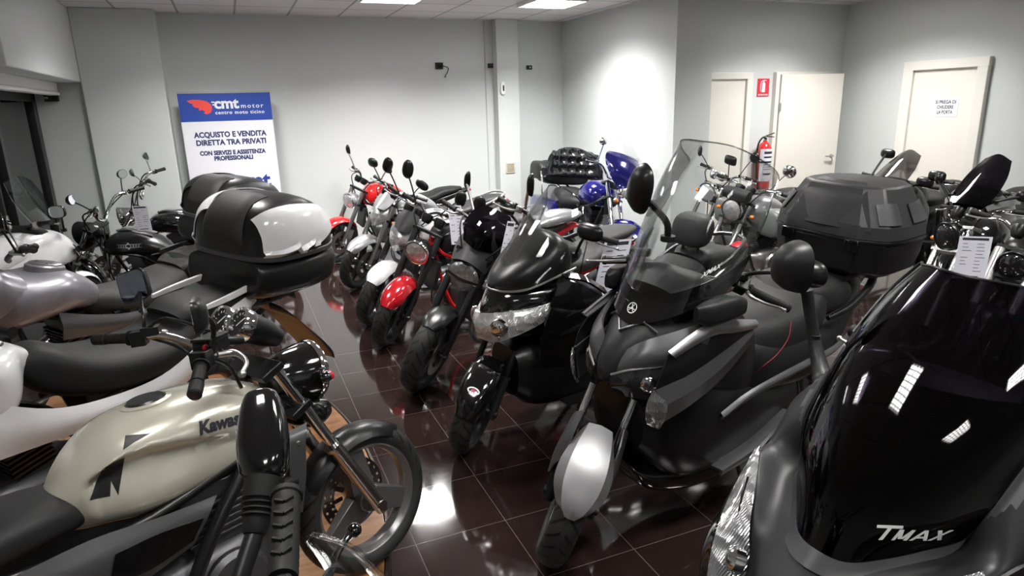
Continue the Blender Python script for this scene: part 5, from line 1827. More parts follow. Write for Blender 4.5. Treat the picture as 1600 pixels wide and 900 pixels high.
def stroke(a, b, w):
    """slanted letter stroke from a to b, w wide along the reading direction."""
    return [(a[0], a[1]), (a[0] + w, a[1]), (b[0] + w, b[1]), (b[0], b[1])]
ST = [stroke((-.62, 1.0), (-.50, .80), 1.62), stroke((.18, .82), (.18, 0), .26),
      stroke((.98, 0), (.98, .74), .22), stroke((1.02, .74), (1.30, .10), .24), stroke((1.42, .10), (1.74, .74), .22), stroke((1.72, 0), (1.72, .74), .24),
      stroke((2.08, 0), (2.50, .74), .24), stroke((2.96, 0), (2.50, .74), .24), stroke((2.42, .16), (2.40, .30), .50),
      stroke((3.20, 0), (4.02, .74), .28), stroke((3.86, 0), (3.30, .74), .28)]
kx = .150 / 4.92
sh = []
for st_ in ST:
    sh.append(([o + ex * ((u - 1.85 + .28 * v) * kx) + ey * ((v - .4) * .036) for u, v in st_], [(0, 1, 2, 3)]))
decal('lettering', sh, tw, X['whiteink'], (-.7, -.65, -.25), .0025, .012)
handlebar(TX, None, (-.74, 0, 1.10), .37, .05, .10, .12, 'satin')
q = MB()
q.loft([(-.85, .55, .2, .2, 3), (-1.15, .48, .25, .2, 3), (-1.55, .58, .25, .2, 3), (-1.9, .74, .18, .13, 3), (-2.15, .86, .08, .05, 2.6)], 28, 5)
q.build('tail_body', X['mattegrey'], TX)
q = MB()
q.loft([(-1.1, .72, .12, .08, 2.8, 15), (-1.25, .72, .2, .1, 3), (-1.55, .76, .21, .1, 3), (-1.65, .84, .19, .1, 3, -15), (-1.9, .88, .15, .08, 3), (-2.05, .89, .09, .05, 2.6)], 28, 5)
q.build('seat', X['seat'], TX)
rear_end(TX, 1.80, .30, .08, 5)
exhaust(TX, [(-.95, -.08, .28), (-1.15, -.14, .22), (-1.35, -.2, .28)], .024, ((-1.35, -.21, .30), (-1.95, -.24, .5), .07), 'darkmetal', canmat='satin')
side_stand(TX, -1.1, lean=3)
# ---------------------------------------------------------------- naked bikes, roadsters and cruisers
TANK = [(-.35, .80, .06, .06, 2.4), (-.41, .83, .15, .115, 2.6), (-.54, .855, .18, .135, 2.7), (-.69, .845, .17, .125, 2.7), (-.82, .80, .12, .10, 2.6), (-.90, .76, .07, .06, 2.4)]
SEAT = [(-.82, .76, .07, .03, 2.6, 10), (-.93, .74, .13, .05, 2.8), (-1.13, .735, .15, .05, 3), (-1.28, .755, .135, .05, 3, -10), (-1.40, .795, .12, .05, 3, -14), (-1.56, .815, .10, .04, 2.8), (-1.68, .825, .05, .022, 2.6)]
TAIL = [(-.98, .66, .12, .06, 3), (-1.25, .68, .125, .055, 3), (-1.55, .745, .095, .045, 2.8), (-1.78, .80, .05, .028, 2.6)]
def naked(label, pose, P, name='motorcycle', group=None):
    x, y, hd, ln = pose
    A = bike_root(label, x, y, hd, ln, P.get('z', 0), name, 'motorcycle', group)
    R, w = P.get('R', .30), P.get('w', .058)
    rk = P.get('rake', 25)
    S = steerM(P.get('steer', 32), rk)
    wheel(A, (0, 0, R), R, w, S, P.get('spokes', 5), P.get('rim', 'rimblack'), P.get('discs', 2), .15)
    usd = P.get('usd', True)
    fk = fork(A, R, S, rk, P.get('fy', .10), .10, P.get('ztop', .92), P.get('up', 'darkmetal'), P.get('lo', 'alu'), P.get('zmid', R + .28), P.get('rup', .027 if usd else .021), P.get('rlo', .021 if usd else .027), None, 2, P.get('clamp', 'satin'))
    a0, a1 = P.get('fend', (35, 150))
    fender(A, (0, 0, R), R, w * P.get('fw', 1.3), a0, a1, X[P.get('fm', 'satin')], S, drop=P.get('drop', .035), tip=P.get('ftip', .6))
    h = P.get('hl', 'round')
    hx, hz = P.get('hx', -.16), P.get('hz', .82)
    if h == 'round':
        round_light(A, (hx, 0, hz), P.get('hr', .095), S, P.get('shell', 'satin'), P.get('hdep', .15), (1, 0, P.get('htilt', -.12)), P.get('lens', 'lens'), P.get('hrim', 'chrome'))
    elif h == 'pointed':
        q = MB(S)
        q.loft([(hx + .03, hz - .04, .035, .05, 2.2, 20), (hx - .02, hz, .09, .09, 2.4, 24), (hx - .09, hz + .04, .13, .11, 2.6, 24), (hx - .16, hz + .06, .12, .09, 2.6, 24)], 24, 4)
        hs = q.build('headlight', X[P.get('shell', 'silver')], A)
        q = MB(S)
        q.sheet([[(hx - .015, -.085, hz + .045), (hx + .03, -.04, hz + .05), (hx + .045, 0, hz + .05), (hx + .03, .04, hz + .05), (hx - .015, .085, hz + .045)],
                 [(hx - .01, -.085, hz), (hx + .045, -.045, hz - .01), (hx + .058, 0, hz - .015), (hx + .045, .045, hz - .01), (hx - .01, .085, hz)],
                 [(hx + .005, -.05, hz - .07), (hx + .035, -.025, hz - .085), (hx + .045, 0, hz - .09), (hx + .035, .025, hz - .085), (hx + .005, .05, hz - .07)]], .006, 3, 4)
        q.build('headlight_lens', X[P.get('lens', 'lens')], hs)
        q = MB(S)
        q.sheet([[(hx - .02, -.07, hz + .09), (hx + .02, 0, hz + .10), (hx - .02, .07, hz + .09)], [(hx - .09, -.10, hz + .15), (hx - .06, 0, hz + .17), (hx - .09, .10, hz + .15)], [(hx - .15, -.08, hz + .21), (hx - .13, 0, hz + .235), (hx - .15, .08, hz + .21)]], .008, 4, 4)
        q.build('fly_screen', X[P.get('fly', 'silver')], hs)
    for k in P.get('ind', (1, -1)):
        indicator(A, (hx - .07, k * .10, hz - .03), (0, k, 0), S, P.get('indm', 'orange'), 'satin', .024, P.get('indl', .06))
    bw, bz = P.get('bw', .36), P.get('bz', .98)
    hb = handlebar(A, S, (P.get('bx', -.42), 0, bz), bw, P.get('rise', .05), P.get('back', .09), .12, P.get('barm', 'satin'))
    q = MB(S)
    for yy in ((-.055, .055) if P.get('clocks', 2) == 2 else (0,)):
        q.lathe([(.03, -.06), (.045, -.03), (.045, .01), (.04, .012)], (P.get('bx', -.42) + .07, yy, bz + .05), (-.6, 0, .8), 20)
    q.build('gauge', X[P.get('clockm', 'satin')], hb)
    q = MB(S)
    for k in (1, -1):
        q.tube([(P.get('bx', -.42) - .01, k * .2, bz + .06), (P.get('bx', -.42) + .1, k * .16, bz + .03), (-.30, k * .06, bz - .15), (-.34, k * .04, .62)], .006, 6, 4)
    q.build('cable', X['rubber'], hb)
    for k, v in P.get('mir', {1: None, -1: None}).items():
        bx_ = P.get('bx', -.42)
        d = dict(p0=(bx_ - .02, k * (bw - .15), bz + .06), p1=(bx_ + .0, k * (bw - .03), bz + .24), n=(-1, -k * .15, .1), w=.065, h=.042, stem=.006, m='satin', glass='mirror', shape=2.5, roll=k * 15, depth=.03, M=S)
        d.update(v or {})
        bar_mirror(A, d.pop('p0'), d.pop('p1'), d.pop('M'), **d)
    q = MB()
    q.loft(P.get('tank', TANK), 32, 5)
    T = q.build('fuel_tank', X[P['tm']], A)
    if P.get('cap', True):
        c = P.get('capat', (-.58, .985))
        q = MB()
        q.lathe([(.035, -.02), (.035, .008), (.028, .014)], (c[0], 0, c[1]), (-.08, 0, 1), 20)
        q.build('filler_cap', X[P.get('capm', 'alu')], T)
    q = MB()
    q.loft(P.get('seat', SEAT), 28, 5)
    q.build('seat', X[P.get('sm', 'seat')], A)
    if 'pass' in P:
        q = MB()
        q.loft(P['pass'], 24, 5)
        q.build('passenger_seat', X[P.get('psm', P.get('sm', 'seat'))], A)
    if P.get('tail', TAIL):
        q = MB()
        q.loft(P.get('tail', TAIL), 24, 4)
        t = q.build('tail', X[P.get('tailm', P['tm'])], A)
        q = MB()
        e = P.get('tail', TAIL)[-1]
        q.ell((e[0] - .02, 0, e[1] - .005), (.035, .05, .025))
        q.build('tail_light', X['redlens'], t)
        if 'stripe' in P:
            q = MB()
            me = t.data
            tr = BVHTree.FromPolygons([v.co for v in me.vertices], [tuple(p.vertices) for p in me.polygons])
            rows = []
            for i in range(9):
                u = e[0] + .06 + i * .05
                row = []
                for yy in (-.022, 0, .022):
                    hit = tr.ray_cast(Vector((u, yy, 2)), Vector((0, 0, -1)))
                    row.append(hit[0] + Vector((0, 0, .003)) if hit[0] else Vector((u, yy, .9)))
                rows.append(row)
            q.sheet(rows, .002, 2, 1)
            q.build('tail_stripe', X[P['stripe']], t)
    if 'rail' in P:
        q = MB()
        for k in (1, -1):
            q.tube([(-1.32, k * .14, .78), (-1.5, k * .14, .83), (-1.68, k * .11, .885), (-1.75, k * .04, .895), (-1.75, 0, .895)], .013, 8, 4)
        q.build('grab_rail', X[P['rail']], A)
    WB = P.get('WB', 1.44)
    frame_tubes(A, -.35, .84, WB, P.get('frm', 'satin'), P.get('fry', .13))
    vtwin(A, -.68, .46, m=P.get('em', 'engine'), fins=P.get('fins', 'darkmetal'))
    if P.get('rad', True):
        q = MB()
        q.box((-.33, 0, .58), (.035, .26, .24), M3('Y', -12))
        q.build('radiator', X['matte'], A, bev=.005)
    exm = P.get('exm', 'alu')
    for k in P.get('exs', (-1,)):
        exhaust(A, [(-.52, k * .06, .5), (-.40, k * .07, .38), (-.48, k * .1, .2), (-.9, k * .14, .2), (-1.15, k * .16, .26)], .021, ((-1.15, k * .18, .26), (-1.68, k * .2, P.get('exz', .50)), .052), exm)
    rear_end(A, WB, P.get('R2', .31), P.get('w2', .085), P.get('spokes', 5), P.get('rim', 'rimblack'))
    side_stand(A, -.85, lean=ln)
    return A

# the row along the tile joint, far end first
naked('red naked motorcycle with red front mudguard, farthest in the row by the back wall', (1.08, 8.36, 186, 6), dict(
    fm='red', tm='red', tailm='satin', hz=.80, hx=-.15, shell='silver', up='alu', lo='alu', usd=True, steer=24, bz=1.0, bw=.38, ind=(),
    mir={1: dict(p1=(-.44, .36, 1.27), stem=.009, stemmat='alu'), -1: dict(p1=(-.42, -.36, 1.30), w=.035, h=.06, stem=.009, stemmat='alu')}, fw=1.5, rim='rimblack'))
naked('silver naked motorcycle with round silver front mudguard, second from the back wall', (1.12, 7.02, 190, 8), dict(
    fm='silver', tm='silver', tailm='silver', hl='pointed', hz=.80, hx=-.17, shell='silver', fly='silver', up='alu', lo='alu', steer=30, fw=1.55, drop=.05, fend=(45, 140), rail=None or 'silver', exm='alu', ind=(1,),
    mir={1: dict(w=.075, h=.05), -1: dict(w=.075, h=.05)}, **{'pass': [(-1.38, .81, .09, .03, 2.6), (-1.5, .825, .12, .04, 3), (-1.66, .84, .09, .035, 2.8), (-1.76, .845, .05, .02, 2.4)]}))
naked('white naked motorcycle with white front mudguard and wedge headlight with amber indicator', (1.03, 5.72, 190, 9), dict(
    fm='white', tm='white', tailm='white', hl='pointed', hz=.80, hx=-.15, shell='silver', fly='matte', up='darkmetal', lo='alu', usd=True, steer=40, fw=1.5, fend=(48, 135), drop=.045, rail='silver', ind=(1,), indl=.03,
    mir={1: dict(w=.05, h=.075, roll=0, p1=(-.40, .36, 1.28)), -1: dict(w=.05, h=.075, roll=10, p1=(-.40, -.36, 1.28))}, tailx=0, stripe='red'))
naked('naked motorcycle with deep red front mudguard and round headlamp behind a price sheet', (1.03, 5.10, 191, 8), dict(
    fm='darkred', tm='satin', tailm='darkred', hz=.80, hx=-.15, shell='satin', up='darkmetal', lo='darkmetal', steer=42, ind=(), hr=.10, fw=1.6, fend=(38, 138), drop=.06, frm='red', exs=(1, -1), stripe='white', psm='silver',
    **{'pass': [(-1.36, .86, .09, .035, 2.6), (-1.46, .885, .125, .055, 2.8), (-1.68, .90, .11, .05, 2.6), (-1.84, .90, .05, .025, 2.4)]},
    mir={1: dict(w=.05, h=.075, roll=0, p1=(-.41, .30, 1.27), shape=2.2), -1: dict(w=.05, h=.08, roll=0, p1=(-.41, -.33, 1.30), shape=2.2)}))
# power cruiser: custom wide headlamp, matte cowl, ribbed saddle
D = naked('matte black power cruiser with wide oval headlamp and ribbed grey saddle', (1.04, 4.13, 192, 7), dict(
    R=.305, w=.064, steer=38, rake=28, fm='satin', tm='mattegrey', tailm='red', hl='none', ind=(), up='darkmetal', lo='darkmetal', fw=1.25, fend=(62, 140), drop=.03, bz=1.02, bx=-.46, bw=.40,
    tank=[(-.40, .86, .06, .06, 2.4), (-.46, .88, .17, .13, 2.6), (-.60, .90, .21, .15, 2.6), (-.76, .88, .19, .13, 2.6), (-.92, .82, .12, .09, 2.6), (-1.0, .78, .06, .04, 2.4)], capat=(-.64, 1.045), sm='greyseat',
    seat=[(-.92, .76, .08, .04, 2.6, 12), (-1.0, .745, .14, .06, 2.8, 4), (-1.2, .74, .18, .065, 3), (-1.36, .77, .17, .065, 3, -10), (-1.44, .81, .15, .06, 3, -20)],
    **{'pass': [(-1.40, .86, .09, .035, 2.6, -20), (-1.5, .88, .13, .05, 3), (-1.68, .90, .11, .045, 2.8), (-1.82, .91, .05, .025, 2.4)]}, psm='greyseat', WB=1.60, w2=.11, clocks=1, exs=(-1,),
    mir={-1: dict(p0=(-.50, -.22, 1.08), p1=(-.515, -.35, 1.325), M=None, w=.032, h=.07, shape=1.9, stem=.010, stemmat='alu', n=(-1, .2, 0), roll=12), 1: dict(p0=(-.60, .20, 1.12), p1=(-.58, .30, 1.42), M=None, w=.035, h=.075, shape=2.2, stem=.010, stemmat='alu', n=(-1, .3, 0), roll=0)}))
S = steerM(38, 28)
q = MB(S)
q.loft([(-.235, .79, .08, .07, 2.2), (-.25, .79, .115, .105, 2.2), (-.31, .80, .130, .118, 2.4), (-.40, .82, .11, .10, 2.5)], 32, 4)
dh = q.build('headlight', X['satin'], D)
for z0, z1, nm in ((.800, .892, 'lens'), (.690, .776, 'lens')):
    q = MB(S)
    rows = []
    for i in range(6):
        z = z0 + (z1 - z0) * i / 5
        hw = .116 * sqrt(max(.05, 1 - ((z - .79) / .108) ** 2))
        rows.append([(-.226 + .028 * (1 - (u * .9) ** 2) - .012 * abs((z - .79) / .08), hw * u, z) for u in (-1, -.6, 0, .6, 1)])
    q.sheet(rows, .004, 3, 1)
    q.build('headlight_lens', X['ribbed'], dh)
q = MB(S)
q.sheet([[(-.226, -.116, .776), (-.194, 0, .776), (-.226, .116, .776)], [(-.226, -.116, .80), (-.194, 0, .80), (-.226, .116, .80)]], .008, 5, 1)
q.build('headlight_bar', X['darkmetal'], dh)
q = MB(S)
q.sheet([[(-.262, -.125, .86), (-.235, -.06, .90), (-.228, 0, .912), (-.235, .06, .90), (-.262, .125, .86)], [(-.33, -.15, .90), (-.31, -.07, .955), (-.305, 0, .965), (-.31, .07, .955), (-.33, .15, .90)], [(-.41, -.165, .95), (-.40, -.08, 1.02), (-.395, 0, 1.035), (-.40, .08, 1.02), (-.41, .165, .95)], [(-.48, -.15, .98), (-.48, -.08, 1.05), (-.48, 0, 1.065), (-.48, .08, 1.05), (-.48, .15, .98)]], .006, 4, 4)
q.build('headlight_cowl', X['mattegrey'], D)
q = MB(S)
q.sheet([[(-.34, -.11, .985), (-.30, 0, .985), (-.34, .11, .985)], [(-.40, -.15, 1.07), (-.345, 0, 1.09), (-.40, .15, 1.07)], [(-.47, -.15, 1.14), (-.42, 0, 1.17), (-.47, .15, 1.14)], [(-.53, -.10, 1.19), (-.50, 0, 1.21), (-.53, .10, 1.19)]], .004, 5, 4)
q.build('fly_screen', X['dark_screen'], D)
q = MB()
for i in range(5):
    q.tube([(-1.06 - i * .06, -.15, .775), (-1.06 - i * .06, -.08, .802 + i * .002), (-1.06 - i * .06, .08, .802 + i * .002), (-1.06 - i * .06, .15, .775)], .006, 6, 4)
q.build('seat_rib', X['seat'], D)
for s in (1, -1):
    q = MB()
    q.sheet(sy([[(-.40, .20, .90), (-.38, .235, .80), (-.42, .22, .70)], [(-.58, .235, .92), (-.58, .265, .82), (-.58, .24, .72)], [(-.76, .21, .88), (-.78, .23, .80), (-.78, .20, .74)]], s), .008 * s, 4, 4)
    q.build('tank_flank', X['alu'], D)

# ---------------------------------------------------------------- second row: three by the doors and the right wall
cru = dict(fm='satin', steer=12, usd=False, up='chrome', lo='alu', shell='chrome', barm='chrome', rim='rimgrey', em='alu', rad=False, exm='chrome', spokes=10)
rm = dict(w=.055, h=.055, shape=2.0, m='chrome', stem=.005, depth=.03, roll=0)
C1 = naked('grey boxer roadster with chrome headlamp facing left before the fire extinguisher', (4.42, 5.84, 184, 6), dict(cru, bw=.36, tm='silver', fm='silver', tailm='silver', hr=.105, hz=.92, hx=-.20, hrim='chrome', bz=1.05, ztop=.98, clockm='chrome',
    mir={1: dict(rm, m='satin', p1=(-.42, .40, 1.33), M=None, stemmat='satin'), -1: dict(rm, m='satin', p1=(-.36, -.30, 1.28), w=.025, h=.06)}))
C2 = naked('black and silver roadster with round headlamp and leather tool roll facing left', (3.93, 4.86, 187, 6), dict(cru, tm='silver', tailm='satin', hr=.10, hz=.90, hx=-.19, shell='satin', bz=1.03, ztop=.95, bw=.40, WB=1.38, barm='chrome',
    mir={1: dict(rm, p1=(-.52, .31, 1.27), p0=(-.50, .16, 1.08), M=None, n=(-.8, -.3, .2), w=.06, h=.06), -1: dict(rm, m='satin', p1=(-.50, -.30, 1.25), w=.07, h=.045, shape=4)}))
for s in (1, -1):
    q = MB()
    q.loft([(-.39, .80, .085, .09, 3.5, 0, s * .27), (-.42, .80, .11, .12, 3.5, 0, s * .27), (-.57, .80, .11, .12, 3.5, 0, s * .27), (-.60, .80, .085, .09, 3.5, 0, s * .27)], 24, 4)
    v = q.build('side_box', mat('grey_green_casting', (.16, .175, .16), .4, .3), C2, bev=.004)
    n, o = 24, Vector((-.495, s * .6, .82))
    decal('roundel', [([o + Vector((-s * cos(2 * pi * j / n) * r, 0, sin(2 * pi * j / n) * r)) for r in (.036, .024) for j in range(n)], [(j, (j + 1) % n, n + (j + 1) % n, n + j) for j in range(n)]),
                      ([o] + [o + Vector((-s * cos(pi / 2 * j / 6) * .022, 0, sin(pi / 2 * j / 6) * .022)) for j in range(7)], [tuple(range(8))]),
                      ([o] + [o - Vector((-s * cos(pi / 2 * j / 6) * .022, 0, sin(pi / 2 * j / 6) * .022)) for j in range(7)], [tuple(range(8))])], v, X['ink'], (0, -s, 0), .002, .02)
q = MB(steerM(12))
q.lathe([(.03, -.13), (.055, -.12), (.06, 0), (.055, .12), (.03, .13)], (-.22, 0, 1.04), (0, 1, 0), 20)
q.build('tool_roll', X['seat'], C2)
q = MB()
for s in (1, -1):
    q.tube([(-1.35, s * .10, .92), (-1.7, s * .10, .95), (-1.78, s * .05, .95)], .008, 8, 3)
for xx in (-1.42, -1.52, -1.62):
    q.tube([(xx, -.10, .935), (xx, .10, .935)], .006, 8)
q.build('luggage_rack', X['chrome'], C2)
C3 = naked('gloss black naked motorcycle with chrome fork legs behind the top case', (4.40, 3.09, 190, 5), dict(cru, steer=-22, tm='gloss', tailm='gloss', shell='gloss', hr=.10, hz=.88, hx=-.20, bz=1.0, ztop=.93, rup=.024, fy=.12, clamp='alu',
    lens='darklens', hrim='satin', mir={-1: dict(rm, m='satin', p1=(-.55, -.45, 1.26), w=.035, h=.045)}))
C4 = naked('black motorcycle with thick grey fork tubes and amber indicator beside the near screen', (4.12, 2.52, 190, 5), dict(cru, tm='satin', tailm='satin', shell='satin', hr=.085, hz=.84, hx=-.18, bz=.98, ztop=.90, up='alu', rup=.036, lo='darkmetal', usd=True, clamp='matte', fy=.11, lens='darklens', hrim='satin', mir={}, indl=.10, ind=(1, -1)))

def sport(label, pose, P):
    x, y, hd, ln = pose
    A = bike_root(label, x, y, hd, ln, P.get('z', 0))
    S = steerM(P.get('steer', 8))
    wheel(A, (0, 0, .30), .30, .058, S, 5, 'rimblack', 2, .15)
    fork(A, .30, S, 25, .1, .1, .92, 'satin', 'alu', .56)
    fender(A, (0, 0, .30), .30, .08, 30, 150, X[P['body']], S, drop=.05)
    q = MB()
    wk = P.get('wk', 1)
    q.loft([(a, b, c * wk, d, *e) for a, b, c, d, *e in [(.02, .76, .03, .04, 2.4), (-.04, .80, .12, .09, 2.5), (-.15, .84, .19, .14, 2.6), (-.32, .85, .235, .18, 2.7), (-.55, .78, .25, .24, 2.9), (-.80, .62, .22, .26, 3)]], 36, 5)
    f = q.build('fairing', X[P['body']], A)
    for s in (1, -1):
        q = MB()
        q.sheet(sy([[(-.005, .02, .80), (.01, .02, .77), (.0, .025, .74)], [(-.06, .115, .83), (-.04, .125, .79), (-.05, .12, .75)], [(-.16, .185, .87), (-.15, .195, .84), (-.15, .19, .81)]], s), .006 * s, 4, 4)
        q.build('headlight', X['darklens'], f)
        if 'stripe' in P:
            q = MB()
            q.sheet(sy([[(-.10, .14, .955), (-.10, .165, .92)], [(-.28, .19, 1.0), (-.28, .225, .95)], [(-.50, .21, 1.02), (-.50, .245, .95)], [(-.72, .20, 1.0), (-.72, .225, .92)]], s), .008 * s, 3, 4)
            q.build('fairing_stripe', X[P['stripe']], f)
        bar_mirror(A, (-.20, s * .17, .99), P.get('mp', {}).get(s, (-.24, s * .36, 1.16)), None, (-1, -s * .1, 0), .075, .048, 3, 'satin', 'mirror', .011, None, 0, .045)
    if P['screen']:
        q = MB()
        q.sheet([[(-.09, -.13, .955), (-.05, 0, .955), (-.09, .13, .955)], [(-.25, -.155, 1.04), (-.21, 0, 1.09), (-.25, .155, 1.04)], [(-.45, -.145, 1.17), (-.41, 0, 1.23), (-.45, .145, 1.17)], [(-.62, -.10, 1.29), (-.60, 0, 1.34), (-.62, .10, 1.29)]], .004, 6, 5)
        q.build('windscreen', X[P['screen']], A)
    q = MB()
    q.loft([(-.30, .98, .13, .05, 3), (-.42, 1.02, .15, .06, 3), (-.48, 1.02, .10, .03, 3)], 18, 3)
    q.build('dashboard', X['matte'], A)
    handlebar(A, S, (-.46, 0, P.get('bz', 1.0)), .36, .03, .10, .12, 'satin')
    q = MB()
    q.loft([(-.46, .84, .06, .06, 2.4), (-.54, .88, .17, .12, 2.6), (-.68, .90, .19, .13, 2.6), (-.84, .86, .16, .11, 2.6), (-.96, .80, .08, .06, 2.4)], 28, 5)
    q.build('fuel_tank', X[P['body']], A)
    q = MB()
    q.loft([(-.92, .80, .08, .03, 2.6, 10), (-1.05, .79, .15, .05, 2.8), (-1.25, .80, .16, .05, 3), (-1.38, .86, .13, .05, 3, -14), (-1.62, .90, .11, .045, 2.8), (-1.76, .92, .05, .025, 2.4)], 28, 5)
    q.build('seat', X['seat'], A)
    q = MB()
    q.loft([(-1.0, .70, .13, .07, 3), (-1.3, .75, .14, .07, 3), (-1.6, .83, .11, .06, 2.8), (-1.84, .90, .05, .035, 2.4)], 24, 4)
    t = q.build('tail', X[P['body']], A)
    q = MB()
    q.ell((-1.84, 0, .895), (.04, .05, .025))
    q.build('tail_light', X['redlens'], t)
    frame_tubes(A, -.38, .84, 1.44)
    vtwin(A, -.70, .44)
    exhaust(A, [(-.52, -.06, .5), (-.42, -.07, .36), (-.5, -.1, .2), (-.9, -.14, .2), (-1.15, -.16, .26)], .021, ((-1.15, -.18, .26), (-1.68, -.2, .5), .055), 'alu')
    rear_end(A, 1.44, .31, .085)
    side_stand(A, -.85, lean=ln)
    return A
sport('black sport tourer with smoked screen in front of the right-hand door', (5.58, 4.62, 192, 5), dict(body='satin', screen='smoke', mp={-1: (-.70, -.26, 1.26), 1: (-.26, .34, 1.10)}))
sport('black and silver sport motorcycle with dark bubble screen at the right picture edge', (5.58, 3.74, 196, 5), dict(body='gloss', screen='dark_screen', stripe='silver', mp={-1: (-.30, -.34, 1.12), 1: (-.26, .36, 1.06)}))

# ---------------------------------------------------------------- blue tourer with batwing fairing
H = bike_root('deep blue touring motorcycle with batwing fairing and tufted black passenger backrest', 3.74, 6.10, 264, 5)
S = steerM(36, 27, .12)
wheel(H, (0, 0, .32), .32, .065, S, 9, 'rimgrey', 2, .14)
fork(H, .32, S, 27, .13, .12, .98, 'chrome', 'chrome', .62, .024, .030)
fender(H, (0, 0, .32), .32, .10, 20, 185, X['blue'], S, drop=.10, tip=.85)
q = MB(S)
q.sheet([[(-.24, -.40, 1.13), (-.16, -.36, 1.02), (-.10, -.20, .90), (-.06, 0, .84), (-.10, .20, .90), (-.16, .36, 1.02), (-.24, .40, 1.13)],
         [(-.26, -.41, 1.19), (-.14, -.34, 1.11), (-.04, -.18, 1.05), (.0, 0, 1.03), (-.04, .18, 1.05), (-.14, .34, 1.11), (-.26, .41, 1.19)],
         [(-.29, -.38, 1.25), (-.18, -.30, 1.22), (-.10, -.16, 1.20), (-.07, 0, 1.20), (-.10, .16, 1.20), (-.18, .30, 1.22), (-.29, .38, 1.25)],
         [(-.31, -.31, 1.29), (-.24, -.25, 1.30), (-.18, -.13, 1.31), (-.16, 0, 1.315), (-.18, .13, 1.31), (-.24, .25, 1.30), (-.31, .31, 1.29)]], .012, 5, 5)
bf = q.build('batwing_fairing', X['blue'], H)
q = MB(S)
q.sheet([[(-.16, -.22, 1.295), (-.135, 0, 1.30), (-.16, .22, 1.295)], [(-.22, -.20, 1.37), (-.20, 0, 1.39), (-.22, .20, 1.37)], [(-.28, -.14, 1.42), (-.26, 0, 1.445), (-.28, .14, 1.42)]], .004, 5, 4)
q.build('windscreen', X['clear'], H)
round_light(H, (.03, 0, .98), .095, S, 'chrome', .12, (1, 0, 0))
for s in (1, -1):
    round_light(H, (-.04, s * .21, .90), .06, S, 'chrome', .08, (1, 0, 0), name='passing_lamp')
    indicator(H, (-.10, s * .19, .80), (0, s, 0), S, 'orange', 'chrome', .03, .02)
    bar_mirror(H, (-.42, s * .30, 1.16), (-.36, s * .40, 1.36), S, (-1, -s * .1, 0), .055, .04, 2.4, 'chrome', 'mirror', .007)
handlebar(H, S, (-.40, 0, 1.05), .42, .10, .14, .14, 'chrome', gw=.019)
q = MB()
q.loft([(-.44, .80, .07, .07, 2.3), (-.52, .83, .17, .13, 2.3), (-.68, .85, .20, .15, 2.4), (-.86, .81, .17, .12, 2.4), (-1.0, .74, .08, .06, 2.3)], 32, 5)
q.build('fuel_tank', X['blue'], H)
q = MB()
q.loft([(-.95, .70, .10, .05, 2.6, 8), (-1.08, .69, .18, .07, 2.8), (-1.3, .68, .21, .08, 3), (-1.45, .73, .2, .08, 3, -18), (-1.62, .76, .19, .07, 3)], 28, 5)
q.build('seat', X['seat'], H)
q = MB()
q.loft([(-1.66, .99, .26, .12, 4), (-1.70, .99, .32, .15, 4), (-1.95, .99, .33, .155, 4), (-2.10, .99, .28, .13, 4)], 32, 3)
tp = q.build('top_case', X['matte'], H, bev=.006)
q = MB()
q.box((-1.90, 0, 1.03), (.50, .68, .012))
q.build('case_seam', X['alu'], tp)
# tufted backrest: a cushion dimpled at its buttons
B0 = [(yy, zz) for yy in (-.24, -.12, 0, .12, .24) for zz in (1.06, 1.17, 1.27)]
rows, nb = [], 25
for i in range(nb):
    v = i / (nb - 1)
    row = []
    for j in range(37):
        u = -1 + 2 * j / 36
        hw = .37 - .09 * v ** 2.5
        zt = 1.33 - .11 * abs(u) ** 2.6
        yy, zz = u * hw, .95 + (zt - .95) * v
        d = min((yy - a) ** 2 / .0035 + (zz - b) ** 2 / .0030 for a, b in B0)
        e = (1 - abs(u) ** 8) * (1 - abs(2 * v - 1) ** 8)
        wrap = .15 * abs(u) ** 3
        row.append((-1.60 + wrap + .06 * e * (1 - math.exp(-d * 1.3)), yy, zz))
    rows.append(row)
q = MB()
q.sheet(rows, .05, 1, 1)
bkr = q.build('passenger_backrest', mat('glossy_black_leather', (.012, .013, .014), .25, coat=.4), tp)
for yy, zz in B0:
    if abs(yy) < .2 and zz > 1.1:
        q = MB()
        q.ell((-1.585, yy, zz), (.012, .012, .012))
        q.build('upholstery_button', X['satin'], bkr)
for s in (1, -1):
    q = MB()
    q.loft([(-1.5, 1.0, .06, .07, 3.5, 0, s * .37), (-1.62, 1.02, .07, .11, 3.5, 0, s * .38), (-1.85, 1.02, .07, .11, 3.5, 0, s * .38), (-1.9, 1.0, .05, .08, 3.5, 0, s * .38)], 16, 3)
    q.build('speaker_pod', X['matte'], tp, bev=.006)
q = MB()
for s in (1, -1):
    q.tube([(-1.45, s * .40, .72), (-1.47, s * .42, .95), (-1.50, s * .42, 1.02)], .012, 8)
q.build('armrest_post', X['chrome'], tp)
for s in (1, -1):
    q = MB()
    q.loft([(-1.35, .52, .08, .10, 3.5, 0, s * .30), (-1.42, .52, .11, .15, 3.5, 0, s * .31), (-1.85, .54, .11, .16, 3.5, 0, s * .31), (-1.98, .55, .08, .11, 3.5, 0, s * .30)], 24, 4)
    q.build('saddlebag', X['blue'], H)
q = MB()
q.loft([(-1.2, .58, .10, .05, 3), (-1.5, .70, .12, .06, 3), (-1.9, .66, .11, .12, 3), (-2.05, .50, .09, .1, 3)], 20, 4)
q.build('rear_fender', X['blue'], H)
frame_tubes(H, -.40, .84, 1.62, 'satin', .14)
vtwin(H, -.78, .46, m='alu', fins='darkmetal', s=1.2)
